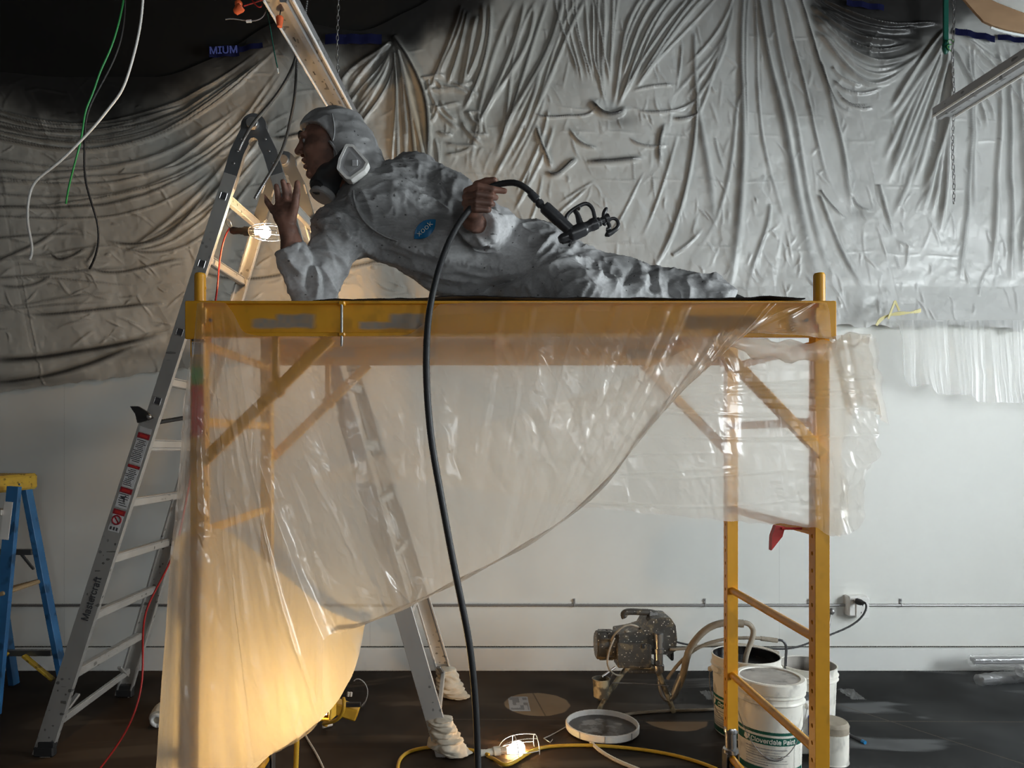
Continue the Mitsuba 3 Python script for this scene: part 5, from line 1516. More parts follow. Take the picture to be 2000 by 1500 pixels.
def bend(mesh, c, R, th0):
    """Wrap flat lettering (x across, z up, y thickness outward) round a vertical cylinder."""
    v, f = mesh
    v = np.asarray(v)
    th = th0 + v[:, 0] / R
    rr = R + v[:, 1]
    return np.stack([c[0] + rr * np.sin(th), c[1] - rr * np.cos(th), c[2] + v[:, 2]], 1), f


def band_mesh(c, R0, R1, z0, z1, th0, th1, n=24, bow=0.0):
    """A label strip on a pail: from angle th0 to th1 (0 faces the camera), bowing down in the middle."""
    u, v = np.meshgrid(np.linspace(th0, th1, n), np.linspace(0, 1, 3), indexing='ij')
    z = z0 + (z1 - z0) * v - bow * np.cos(u)
    r = R0 + (R1 - R0) * v + 0.0016
    V = np.stack([c[0] + r * np.sin(u), c[1] - r * np.cos(u), c[2] + z], -1).reshape(-1, 3)
    i, j = np.meshgrid(np.arange(n - 1), np.arange(2), indexing='ij')
    q = np.stack([i * 3 + j, (i + 1) * 3 + j, (i + 1) * 3 + j + 1, i * 3 + j + 1], -1).reshape(-1, 4)
    return V, q


def flat_text(s, h, width=None):
    m = meshkit.text_mesh(s, h, 0.0008, True)
    m = m.subdivide_to_size(0.02) if hasattr(m, 'subdivide_to_size') else m
    v = np.array(m.vertices)
    v[:, :2] -= (v[:, :2].min(0) + v[:, :2].max(0)) / 2
    if width:
        v[:, 0] *= width / np.ptp(v[:, 0])
    return np.stack([v[:, 0], v[:, 2] + 0.0015, v[:, 1]], 1), np.array(m.faces)


def pail(label, c, r0, r1, h, lid=None, paint=None, face=0.0, text=True, fill=.8):
    k = thing('paint_pail', label, 'pail')
    put(k, 'body', pail_mesh(c, r0, r1, h, lid is None), 'pail', 30)
    c = np.asarray(c, float)
    if lid:
        ld_ = put(k, 'lid', lathe([(0, h + 0.003), (r1 - 0.014, h + 0.003), (r1 - 0.012, h + 0.009), (r1 + 0.004, h + 0.010), (r1 + 0.010, h + 0.006), (r1 + 0.0105, h - 0.034), (r1 + 0.006, h - 0.036), (r1 + 0.0055, h - 0.001), (0, h - 0.001)], 56, c), 'pail', 30)
        put(ld_, 'top', lathe([(0, h + 0.0045), (r1 - 0.0145, h + 0.0045), (r1 - 0.0145, h + 0.003), (0, h + 0.003)], 56, c), lid, 30, 'dirty grey top')
    if paint:
        put(k, 'paint', lathe([(0, h * fill), (r0 + (r1 - r0) * fill - 0.003, h * fill), (r0 + (r1 - r0) * fill - 0.003, h * fill - 0.004), (0, h * fill - 0.004)], 48, c), paint, 30, 'black wet paint' if paint == 'wetpaint' else None)
        put(k, 'paint_lining', lathe([(r0 + (r1 - r0) * fill - 0.0025, h * fill), (r1 - 0.0052, h * .99), (r1 - 0.0045, h * .99), (r0 + (r1 - r0) * fill - 0.002, h * fill)], 48, c), paint, 30)
    if text:
        rz = lambda z: r0 + (r1 - r0) * min(z / h, .78)
        g0, g1 = 0.355 * h, 0.44 * h
        lb_ = put(k, 'green_band', band_mesh(c, rz(g0), rz(g1), g0, g1, face - 1.35, face + 1.2, 40), 'darkgreen', True, 'dark green label band')
        put(k, 'green_stripe', band_mesh(c, rz(g1), rz(g1), g1 + 0.010, g1 + 0.022, face - 1.35, face + 1.0, 40), 'darkgreen', True, 'dark green label stripe')
        put(k, 'green_foot_band', band_mesh(c, rz(0.02), rz(0.02), 0.012, 0.036, face - 1.35, face + 1.2, 40), 'darkgreen', True, 'dark green foot band')
        zt = (g0 + g1) / 2
        put(lb_, 'lettering', bend(flat_text('Cloverdale Paint', 0.019, 0.182), c + np.array([0, 0, zt]), rz(zt), face + 0.02), 'ceramic', False, 'white letters')
        leaf = shapely.Polygon([(-0.013, 0.006), (-0.012, 0.013), (0, 0.012), (0.014, 0.014), (0.012, 0.002), (0.004, -0.008), (-0.004, -0.013), (-0.010, -0.008), (-0.017, -0.004)])
        mv, mf = prism(leaf, 0.001, (0, 0, 0), np.array([[1.0, 0, 0], [0, 0, 1], [0, 1, 0]]))
        put(lb_, 'leaf_emblem', bend((mv + [0, .0015, 0], mf), c + np.array([0, 0, zt]), rz(zt), face - 0.84), 'ceramic', False, 'white leaf emblem')
        for i in range(9):
            z = 0.30 * h - i * 0.0108
            L_ = (0.9, .75, .95, .6, .9, .92, .5, .85, .8)[i]
            put(k, 'print_line', band_mesh(c, rz(z) - .0006, rz(z) - .0006, z, z + (0.0022 if i % 3 else 0.0040), face - 0.9, face - .9 + 1.5 * L_, 16), 'mesh_grey', True)
        for th_ in (face + 0.72, face + 0.98):
            put(k, 'panel_rule', band_mesh(c, rz(.2 * h), rz(.3 * h), 0.06 * h, 0.33 * h, th_, th_ + 0.012, 3), 'mesh_grey', True)
    # wire bail with its grip, hanging at the front
    a_ = np.linspace(-1.35, 1.35, 40)
    rb = r1 + 0.012
    zz = h * 0.74 - 0.52 * h * np.cos(a_ / 1.35 * np.pi / 2) ** 1.3
    bp = np.stack([c[0] + (rb - 0.0 * a_) * np.sin(a_ + face), c[1] - rb * np.cos(a_ + face), c[2] + zz], 1)
    if text:
        bl = put(k, 'bail', tube(bp, 0.0019, 6), 'zinc', True)
        put(bl, 'grip', tube(bp[16:24], 0.0055, 10), 'zinc', True)
        for s in (0, -1):
            put(bl, 'ear', ball(bp[s], (0.012, 0.012, 0.014), 1), 'pail')
    return k


pail('white pail of black paint the suction hose dips into, between sprayer and scaffold post', ((1457 - VX) * 3.50 / FOC, 3.50, 0), 0.140, 0.152, 0.365, None, 'wetpaint', -0.75, True, .88)
pail('lidded white paint pail with a green label directly behind the scaffold rungs', ((1503 - VX) * 3.14 / FOC, 3.14, 0), 0.124, 0.133, 0.37, 'lid', None, -0.28, True)
pail('small open cream pail without a label by the near right scaffold post', ((1577 - VX) * 3.62 / FOC, 3.62, 0), 0.120, 0.131, 0.285, None, 'lid', 0.4, False, .55)
jg = thing('paint_can', 'white can with a blue label numbered 2 squeezed behind the lidded pail', 'can')
jc = np.array([(1560 - VX) * 3.33 / FOC, 3.33, 0])
put(jg, 'body', lathe([(0, 0), (0.080, 0), (0.082, 0.004), (0.082, 0.205), (0.079, 0.212), (0.060, 0.225), (0, 0.225)], 36, jc), 'white', 30)
put(jg, 'lid', lathe([(0, 0.238), (0.052, 0.238), (0.056, 0.234), (0.056, 0.224), (0, 0.224)], 32, jc), 'ink', 30, 'black lid')
lb_ = put(jg, 'blue_label', band_mesh(jc, 0.082, 0.082, 0.085, 0.170, 0.05, 1.0, 16), 'labelblue', True, 'blue label')
put(lb_, 'number', bend(flat_text('2', 0.042), jc + np.array([0, 0, 0.132]), 0.0825, 0.56), 'ceramic', False, 'white figure 2')
put(lb_, 'yellow_block', band_mesh(jc, 0.0822, 0.0822, 0.030, 0.060, 0.25, 0.95, 10), 'labelyellow', True, 'yellow block')
put(lb_, 'print_line', band_mesh(jc, 0.0824, 0.0824, 0.100, 0.104, 0.2, 0.9, 10), 'paper', True)
put(lb_, 'print_line', band_mesh(jc, 0.0824, 0.0824, 0.090, 0.093, 0.2, 0.9, 10), 'paper', True)
tc = np.array([(1622 - VX) * 3.18 / FOC, 3.18, 0])
tn = thing('paint_tin', 'small white metal tin with a dusty brown lid right of the near scaffold post', 'tin')
put(tn, 'body', lathe([(0, 0), (0.071, 0), (0.073, 0.003), (0.073, 0.006), (0.0715, 0.008), (0.0715, 0.130), (0.073, 0.132), (0, 0.132)], 40, tc), 'pail', 30)
put(tn, 'lid', lathe([(0, 0.176), (0.064, 0.176), (0.068, 0.172), (0.072, 0.165), (0.074, 0.160), (0.0725, 0.156), (0.072, 0.130), (0, 0.130)], 40, tc), 'mud', 30, 'dusty brown lid')

# round white lid used as a paint tray, tilted a little
ld = thing('pail_lid', 'white pail lid lying upside down on the floor with black paint in it', 'lid')
lc = np.array([0.636, 3.50, 0.010])
LR = 0.168
put(ld, 'rim', lathe([(LR - 0.012, 0.004), (LR - 0.002, 0.0), (LR + 0.002, 0.004), (LR + 0.003, 0.030), (LR, 0.034), (LR - 0.005, 0.034), (LR - 0.006, 0.030), (LR - 0.008, 0.010)], 64, lc, closed=True), 'white', 30)
put(ld, 'dish', lathe([(0, 0.010), (LR - 0.006, 0.010), (LR - 0.006, 0.004), (0, 0.004)], 64, lc), 'traypaint', 30, 'black paint residue')
for a_ in (0.2, 1.1, 1.9, 2.9, 3.9, 4.6, 5.4):
    put(ld, 'rim_tab', box(lc + np.array([math.cos(a_) * (LR + 0.004), math.sin(a_) * (LR + 0.004), 0.018]), (0.002, 0.004, 0.030), 0, np.array([[math.cos(a_), -math.sin(a_), 0], [math.sin(a_), math.cos(a_), 0], [0, 0, 1]])), 'mesh_grey', False)

# caged lamp on the floor, lit
fl = thing('work_lamp', 'lit caged lamp lying on the floor left of the pail lid', 'work lamp')
base = PF(995, 1488) + np.array([-0.05, 0.03, 0.055])
FLB = np.array([(1012 - VX) * 3.27 / FOC, 3.27, EYE - (1466 - VY) * 3.27 / FOC])
cage_lamp(fl, FLB + np.array([-0.080, -0.014, 0.004]), unit((1.0, 0.18, 0.06)), 0.034, BULB_FLOOR, 0.10, 0.165, 0.058, 'cream')
put(fl, 'guard_plate', box(FLB + np.array([0.02, -0.05, -0.058]), (0.19, 0.05, 0.003), 0.001), 'ceramic', False)
hose('yellow_cord', 'yellow extension cord running from the floor lamp past the pail lid', [FLB + np.array([-0.18, -0.04, -0.05]), PF(965, 1486) + np.array([0, 0, .008]), PF(985, 1497) + np.array([0, 0, .008]), PF(1040, 1470) + np.array([0, 0, .008]), PF(1080, 1461) + np.array([0, 0, .008]), PF(1140, 1459) + np.array([0, 0, .008]), PF(1200, 1462) + np.array([0, 0, .008]), PF(1270, 1470) + np.array([0, 0, .008]), PF(1330, 1482) + np.array([0, 0, .008]), PF(1400, 1506) + np.array([0, 0, .008])], 0.0075, 'cordyellow', 'cord', 120)
hose('yellow_cord', 'yellow cord curving on the floor left of the near wrapped ladder foot', [PF(775, 1520) + np.array([0, 0, .008]), PF(780, 1490) + np.array([0, 0, .008]), PF(795, 1474) + np.array([0, 0, .008]), PF(830, 1464) + np.array([0, 0, .008]), PF(905, 1468) + np.array([0, 0.01, .008]), PF(955, 1478) + np.array([0, 0, .008])], 0.0075, 'cordyellow', 'cord')
hose('white_hose', 'pale hose running from under the pail lid to the bottom of the picture', [PF(1152, 1449) + np.array([0, 0, .008]), PF(1165, 1464) + np.array([0, 0, .008]), PF(1195, 1484) + np.array([0, 0, .008]), PF(1240, 1504) + np.array([0, 0, .008]), PF(1290, 1525) + np.array([0, 0, .008])], 0.0085, 'cream')
hose('grey_hose', 'thin grey hose on the floor behind the pail lid, passing the sprayer leg', [PF(1195, 1408) + np.array([0, 0, .008]), PF(1220, 1399) + np.array([0, 0, .008]), PF(1260, 1394) + np.array([0, 0, .008]), PF(1310, 1391) + np.array([0, 0, .008]), PF(1380, 1389) + np.array([0, 0, .008]), PF(1425, 1388) + np.array([0, 0.02, .008])], 0.007, 'mud')
pw = thing('wire_hook', 'bent steel wire lying between the floor lamp and the pail lid', 'wire')
put(pw, 'wire', tube(spline([PF(1062, 1444) + np.array([0, 0, .004]), PF(1085, 1433) + np.array([0, 0, .004]), PF(1110, 1419) + np.array([0, 0, .004]), PF(1130, 1409) + np.array([0, 0, .004])], 12), 0.0028, 6), 'steel', True)
put(pw, 'bend', tube([PF(1062, 1444) + np.array([0, 0, .004]), PF(1075, 1452) + np.array([0, 0, .004]), PF(1079, 1446) + np.array([0, 0, .004])], 0.0028, 6), 'steel', True)
WHITE_LEAD = [PF(592, 1440) + np.array([0, 0.03, .006]), PF(604, 1452) + np.array([0, 0, .006]), PF(616, 1472) + np.array([0, 0, .006]), PF(630, 1500) + np.array([0, 0, .006]), PF(640, 1525) + np.array([0, 0, .006])]
bp_ = PF(1660, 1452)
pn = thing('marker', 'black pen with a blue end on the floor right of the tin', 'pen')
a, b = PF(1655, 1437) + np.array([0, 0, .008]), PF(1690, 1454) + np.array([0, 0, .008])
put(pn, 'barrel', rod(a, a + (b - a) * .82, 0.0075, 12), 'ink')
put(pn, 'cap', rod(a + (b - a) * .82, b, 0.0085, 12), 'patchblue', 35, 'blue end')

# yellow halogen work light behind the plastic tail
HY = 3.43
wl = thing('halogen_light', 'yellow halogen work light glowing behind the hanging plastic', 'work light')
wb = put(wl, 'housing', box(P(676, 1386, HY), (0.115, 0.10, 0.052), 0.006, frame((0.30, 0.1, 0.9), (0, 1, 0))), 'cordyellow', 20)
put(wb, 'rib', box(P(690, 1376, HY - 0.045), (0.07, 0.02, 0.02), 0.003), 'rubber', 20)
put(wl, 'stand', tube(spline([PF(640, 1417) + np.array([0, -.03, .012]), P(655, 1407, HY - .06), P(668, 1394, HY - .075), P(672, 1374, HY - .07), P(671, 1364, HY - .05)], 24), 0.0085, 10), 'cordyellow', True)
put(wl, 'stand', tube(spline([PF(632, 1421) + np.array([0, -.02, .012]), PF(650, 1416) + np.array([0, -.02, .012])], 6), 0.008, 10), 'ceramic', True)
put(wl, 'terminal', cat(rod(P(680, 1360, HY), P(681, 1352, HY), 0.006, 8), rod(P(685, 1360, HY), P(686, 1352, HY), 0.006, 8)), 'ceramic', 35)
hc = np.array([(598 - VX) * 2.80 / FOC, 2.80, EYE - (1364 - VY) * 2.80 / FOC])
hn = unit(np.array([-0.15, -1.0, 0.12]))
Rh = frame(hn, (0, 0, 1))
put(wl, 'lamp_head', cat(*[box(hc - hn * 0.05 + Rh @ np.array(o), s_, 0.004, Rh) for o, s_ in (((0, 0, -0.012), (0.19, 0.15, 0.02)), ((0.095, 0, 0.02), (0.012, 0.15, 0.06)), ((-0.095, 0, 0.02), (0.012, 0.15, 0.06)), ((0, 0.075, 0.02), (0.19, 0.012, 0.06)), ((0, -0.075, 0.02), (0.19, 0.012, 0.06)))]), 'cordyellow', 20)
put(wl, 'foot', cat(rod(hc - hn * 0.05 + np.array([-.05, 0, -0.06]), np.array([hc[0] - .05, hc[1] + .03, 0.01]), 0.010, 10), rod(np.array([hc[0] - .12, hc[1] + .03, 0.012]), np.array([hc[0] + .03, hc[1] + .03, 0.012]), 0.010, 10)), 'cordyellow', 35)
key = number(wl + '__glass')
gv, gf = quad(hc - hn * 0.012, Rh[:, 0] * 0.080, Rh[:, 1] * 0.060)
scene[key] = mikit.ply((gv, gf), 'mat_white', smooth=False, emitter={'type': 'area', 'radiance': rgb(HALOGEN)})
labels[key] = {'label': 'glowing frosted glass of the lamp'}
put(wl, 'lead', tube(spline([P(691, 1330, 3.7), P(700, 1326, 3.7), P(712, 1334, 3.7), P(718, 1350, 3.7), P(716, 1364, 3.7), PF(713, 1372) + np.array([0, 0, .004])], 24), 0.003, 6), 'mesh_grey', True)
put(wl, 'lead', tube(spline(WHITE_LEAD, 24), 0.005, 8), 'cream', True, 'pale lead')

# rolled white scrap left of the plastic, clear scraps, wrapped rods at the right
rl = thing('paper_roll', 'crumpled white roll on the dark floor by the left edge of the plastic', 'roll')
a, b = PF(309, 1424) + np.array([0, 0, .045]), PF(350, 1385) + np.array([0, 0.0, .07])
pts = spline([a, (a + b) / 2 + np.array([0, 0, .01]), b], 40)
tv, tf = tube(pts, 0.044 + 0.006 * np.sin(np.linspace(0, 9, 40)), 28)
tv = tv + (meshkit.fbm(tv * 30, 3, 2)[:, None] - .5) * 0.012
put(rl, 'roll', (tv, tf), 'cloth', True)
tv, tf = ring(a + np.array([-.004, -.004, -.002]), 0.026, 0.010, unit(a - b), 24, 8)
put(rl, 'open_end', (tv, tf), 'white', True)
for i, (px, py, r_, lab) in enumerate(((1663, 1360, .032, 'small scrap of clear plastic on the dark floor right of the pails'), (1386, 1362, .028, 'small scrap of clear plastic on the floor left of the open pail'))):
    c = PF(px, py)
    u, v = np.meshgrid(np.linspace(-1, 1, 26), np.linspace(-1, 1, 26), indexing='ij')
    z = 0.008 + 0.05 * r_ / .05 * np.abs(meshkit.fbm(np.stack([u * 3 + 9 * i, v * 3, u * 0], -1), 3, 3) - .45)
    V_ = np.stack([c[0] + u * r_ * 1.2, c[1] + v * r_ * 2.4, z], -1).reshape(-1, 3)
    ii, jj = np.meshgrid(np.arange(25), np.arange(25), indexing='ij')
    q_ = np.stack([ii * 26 + jj, (ii + 1) * 26 + jj, (ii + 1) * 26 + jj + 1, ii * 26 + jj + 1], -1).reshape(-1, 4)
    single('plastic_scrap', (V_, q_), 'filmwall', lab, 'plastic scrap', smooth=True)
for i, (pa, pb_, r_, lab, h0) in enumerate((((1912, 1338), (2090, 1322), .022, 'front bundle of rods wrapped in clear plastic on the floor at the right edge', .022), ((1897, 1302), (2090, 1300), .020, 'rear bundle of rods wrapped in plastic raised against the wall foot at the right edge', .10), ((1990, 1322), (2100, 1318), .024, 'short bundle of wrapped rods between the other two at the right edge', .06))):
    a, b = PF(*pa), PF(*pb_)
    if i == 1:
        a, b = P(1897, 1293, 4.25), P(2100, 1291, 4.2)
    elif i == 2:
        a, b = P(1990, 1312, 4.12), P(2100, 1310, 4.1)
    else:
        a[2] = b[2] = h0
    k2 = thing('wrapped_rods', lab, 'rods')
    for o in ((0, 0), (0.018, 0.012), (-0.014, 0.016)):
        d_ = np.array([0, o[0], o[1]])
        put(k2, 'rod', rod(a + d_ + np.array([.01, 0, 0]), b + d_, 0.011, 10), 'fixture')
    pts = spline([a + np.array([0, 0, .006]), (a + b) / 2 + np.array([0, 0, .006]), b + np.array([0, 0, .006])], 80)
    tv, tf = tube(pts, 0.034, 20)
    cc_ = np.vstack([np.repeat(pts, 20, 0), pts[[0]], pts[[-1]]])
    tv = cc_ + (tv - cc_) * (0.75 + .5 * meshkit.fbm(tv * 35, 3, i)[:, None])
    put(k2, 'wrapping', (tv, tf), 'filmwall', True, 'crinkled clear wrapping')
# ---------------------------------------------------------------- the painter
man = thing('person', 'painter in a hooded coverall reclining on one elbow on the deck, holding a hose', 'person')
Q = P
ZD = 1.787                     # top of the drop sheet


def blend(X, parts, k):
    d = None
    for p_ in parts:
        v = cone_sdf(X, p_[0], p_[1], p_[2], p_[3]) if len(p_) == 4 else ell_sdf(X, p_[0], p_[1], p_[2])
        d = v if d is None else sm_union(d, v, k)
    return d


# joints (pixel, pixel, depth)
SR, ER, WR = Q(660, 457, 2.44), Q(613, 586, 2.40), Q(565, 452, 2.36)
SL, EL, WL = Q(806, 352, 2.52), Q(972, 452, 2.47), Q(921, 432, 2.27)
NECK = Q(712, 372, 2.50)
CHEST, BELLY, HIPS = Q(752, 418, 2.52), Q(885, 497, 2.54), Q(1035, 518, 2.54)
KL, AL = Q(1205, 566, 2.52), Q(1390, 584, 2.54)
KR, AR = Q(1128, 574, 2.33), Q(1330, 604, 2.62)

suit_parts = [
    (SR, CHEST, .076, .118), (SL, CHEST, .080, .125), (CHEST, BELLY, .138, .132), (BELLY, HIPS, .132, .138), (NECK, CHEST, .068, .11),
    (SR + [0, 0, .0], SL, .075, .075),
    (HIPS + [0, -.01, .0], KL, .128, .092), (KL, AL, .086, .076), (HIPS + [0, -.07, -.05], KR, .112, .070), (KR, AR, .066, .045)]
arm_r = [(SR, ER, .078, .056), (ER, Q(568, 488, 2.365), .062, .047)]
arm_l = [(SL, Q(880, 385, 2.50), .080, .074), (Q(880, 385, 2.50), EL, .074, .066), (EL, Q(930, 440, 2.31), .066, .058)]


def suit_sdf(X):
    d = blend(X, suit_parts, .05)
    d = sm_union(d, blend(X, arm_r, .02), .028)
    d = sm_union(d, blend(X, arm_l, .03), .022)
    # the deck he lies on flattens him
    d = np.maximum(d, ZD + .001 - X[..., 2])
    # open cuffs
    n1 = unit(Q(568, 488, 2.365) - ER)
    d = np.maximum(d, np.where(np.linalg.norm(X - Q(566, 480, 2.36), axis=-1) < .12, (X - Q(566, 484, 2.362)) @ n1, -1))
    n2 = unit(Q(925, 437, 2.27) - EL)
    d = np.maximum(d, np.where(np.linalg.norm(X - Q(925, 437, 2.27), axis=-1) < .11, (X - Q(931, 440, 2.312)) @ n2, -1))
    return d


def folds_on(v, n):
    """Cloth folds: creases drawn along the pull lines of the suit, plus crumple."""
    d = np.zeros(len(v))
    px, py = VX + v[:, 0] * FOC / v[:, 1], VY - (v[:, 2] - EYE) * FOC / v[:, 1]
    p2 = np.c_[px, py]
    front = np.clip(-n[:, 1] * 2 + .35, 0, 1)
    lines = [([(640, 425), (690, 470), (760, 505), (850, 535), (930, 552)], 9, .016), ([(700, 500), (770, 535), (850, 560), (930, 574)], 8, .014), ([(720, 430), (790, 480), (870, 505), (950, 520), (1030, 522)], 9, .018),
             ([(830, 470), (890, 482), (960, 492), (1010, 505)], 8, .015), ([(760, 455), (800, 470), (860, 478)], 7, .014), ([(880, 520), (960, 538), (1030, 530)], 7, .014), ([(760, 560), (850, 583), (940, 588)], 8, .012),
             ([(1040, 520), (1052, 495), (1072, 470), (1094, 455)], 6, .020), ([(1045, 522), (1070, 500), (1082, 478)], 6, .016), ([(1060, 525), (1100, 500), (1130, 470)], 9, .014), ([(1010, 430), (1030, 455), (1090, 470)], 9, .012),
             ([(935, 580), (980, 556), (1035, 530)], 6, -.024), ([(1040, 528), (1090, 520), (1140, 508), (1160, 512)], 8, .018), ([(1160, 512), (1168, 530), (1160, 548)], 6, .016),
             ([(1128, 590), (1140, 565), (1150, 548)], 5, .018), ([(1142, 592), (1152, 572), (1158, 556)], 5, .018), ([(1158, 592), (1166, 575), (1176, 560)], 5, .014), ([(1176, 590), (1190, 570), (1192, 550)], 7, .014),
             ([(1215, 560), (1235, 530), (1243, 520)], 6, -.022), ([(1225, 585), (1250, 560), (1262, 525)], 9, .020), ([(1262, 520), (1275, 545), (1270, 575)], 6, -.016), ([(1290, 525), (1282, 550), (1295, 580)], 9, .018), ([(1312, 540), (1308, 560), (1318, 585)], 6, -.015),
             ([(1330, 545), (1345, 565), (1340, 588)], 8, .016), ([(1370, 550), (1385, 565), (1420, 572)], 9, .012), ([(1200, 510), (1190, 540), (1205, 575)], 8, .012),
             ([(690, 352), (688, 395), (705, 425), (740, 455), (765, 462)], 6, .016), ([(770, 345), (768, 380), (785, 400)], 9, .006), ([(855, 315), (862, 340), (860, 390)], 8, .007), ([(798, 370), (825, 388), (850, 398), (880, 420)], 7, .020),
             ([(770, 372), (790, 385), (815, 410), (835, 425)], 6, .014), ([(740, 318), (770, 330), (850, 318)], 9, .004), ([(900, 340), (880, 380), (885, 420)], 8, .012), ([(855, 350), (885, 400), (900, 440)], 7, -.016),
             ([(700, 365), (720, 400), (730, 440)], 6, .012), ([(650, 415), (690, 430), (720, 450)], 5, .011), ([(640, 405), (665, 435), (680, 470)], 6, .011),
             ([(560, 495), (575, 520), (600, 540)], 6, .013), ([(585, 485), (600, 510), (608, 520)], 5, .014), ([(600, 500), (640, 492), (680, 512)], 6, .016), ([(608, 516), (620, 545), (615, 588)], 6, .016), ([(622, 520), (642, 545), (650, 588)], 6, .015),
             ([(612, 512), (600, 540), (598, 570)], 5, -.016), ([(628, 530), (632, 560), (632, 588)], 5, -.013), ([(650, 500), (672, 520), (668, 548)], 6, .014), ([(545, 500), (560, 535), (575, 580)], 8, .008), ([(604, 500), (596, 486), (588, 480)], 6, .010),
             ([(935, 455), (950, 475), (985, 480)], 7, .012), ([(960, 425), (965, 450), (955, 478)], 6, .012), ([(975, 415), (988, 440), (990, 465)], 6, .010), ([(925, 445), (932, 460), (945, 478)], 5, .010)]
    for c, w, a in lines:
        p = spline(np.array(c, float), 40)
        dist, j = cKDTree(p).query(p2, distance_upper_bound=4 * w)
        ok = np.isfinite(dist)
        u = np.where(ok, j, 0) / 39
        env = np.clip(u * 5, 0, 1) * np.clip((1 - u) * 5, 0, 1)
        d += np.where(ok, .95 * a * np.exp(-(np.where(ok, dist, 0) / w) ** 1.3) * env, 0) * front
    w_ = v + 0.05 * np.stack([meshkit.noise(v * 9, 1), meshkit.noise(v * 9, 2), meshkit.noise(v * 9, 3)], 1)
    lo = 1 - 2 * np.abs(meshkit.noise(w_ * np.array([11, 14, 14]), 5) - .5)
    mid = 1 - 2 * np.abs(meshkit.noise(w_ * np.array([24, 30, 30]), 6) - .5)
    fine = 1 - 2 * np.abs(meshkit.noise(w_ * 62, 7) - .5)
    leg = np.clip((px - 1120) / 100, 0, 1)
    d += (.0065 + .0075 * leg) * (lo ** 3 - .25) + .0052 * (mid ** 4 - .18) + .0022 * (fine ** 4 - .15)
    return d


lo, hi = Q(505, 300, 2.50) - [.02, .34, .20], Q(1470, 600, 2.55) + [.02, .30, .42]
lo[2], hi[2] = ZD - .012, 2.40
v, f = sdf_mesh(suit_sdf, lo, hi, .0062)
v = taubin(v, f, 6)
n = normals(v, f)
v = v + n * folds_on(v, n)[:, None]
v[:, 2] = np.maximum(v[:, 2], ZD)
cov = put(man, 'coverall', (v, f), 'suit', True, 'grey-white disposable coverall')
TREE = cKDTree(v)


def on_suit(px, py, lift=0.003):
    """The point of the suit that shows at a pixel (nearest front vertex)."""
    q_ = np.c_[VX + v[:, 0] * FOC / v[:, 1], VY - (v[:, 2] - EYE) * FOC / v[:, 1]]
    near = np.argwhere(np.linalg.norm(q_ - [px, py], axis=1) < 5).ravel()
    if not len(near):
        return Q(px, py, 2.40)
    y = v[near, 1].min()
    return Q(px, py, y - lift)


# blue emblem on the chest: an eye-shaped patch with white letters along it
ea, eb = np.array([809.0, 466.0]), np.array([851.0, 429.0])
ctr, dr_ = (ea + eb) / 2, (eb - ea) / np.linalg.norm(eb - ea)
nr_ = np.array([-dr_[1], dr_[0]])
Lh = np.linalg.norm(eb - ea) / 2
uu = np.linspace(-1, 1, 15)
top_e = [ctr + dr_ * Lh * t + nr_ * 15 * (1 - abs(t) ** 2.2) for t in uu]
bot_e = [ctr + dr_ * Lh * t - nr_ * 15 * (1 - abs(t) ** 2.2) for t in uu]
rows = []
for k_ in np.linspace(0, 1, 7):
    rows.append([on_suit(*(a_ * (1 - k_) + b_ * k_), .006) for a_, b_ in zip(top_e, bot_e)])
g = np.array(rows)
g[..., 1] = np.minimum.reduce([g[..., 1], np.full(g.shape[:2], np.median(g[..., 1]) + .004)])
nr, nc = g.shape[:2]
ii, jj = np.meshgrid(np.arange(nr - 1), np.arange(nc - 1), indexing='ij')
qd = np.stack([ii * nc + jj, ii * nc + jj + 1, (ii + 1) * nc + jj + 1, (ii + 1) * nc + jj], -1).reshape(-1, 4)
em = put(cov, 'emblem', (g.reshape(-1, 3), qd), 'patchblue', True, 'blue eye-shaped emblem on the chest')
gy = g[..., 1].min()
oc = Q(ctr[0] - 1, ctr[1] - 1, gy - .002)
ex_ = unit(np.array([dr_[0], 0, -dr_[1]]))
ez_ = np.array([0, -1.0, 0])
# letters stay on the patch; kept as loose strokes as in the photograph
wm = put(cov, 'emblem_letters', text_at('xook', 0.016, oc, np.stack([ex_, np.cross(ez_, ex_), ez_], 1), .0012, False, .060), 'ceramic', False, 'small white letters on the emblem')
# seam lines / hood flap of the suit: zip placket from the collar
zp = np.array([on_suit(a_, b_, .004) for a_, b_ in spline(np.array([(690.0, 372), (694, 400), (712, 432), (742, 456), (776, 470)]), 20)])
put(cov, 'zip_flap', tube(zp, .0035, 6, True), 'suit', True)

# ---- head
HY = 2.50
hc_ = Q(650, 272, HY)
S_ = HY / FOC


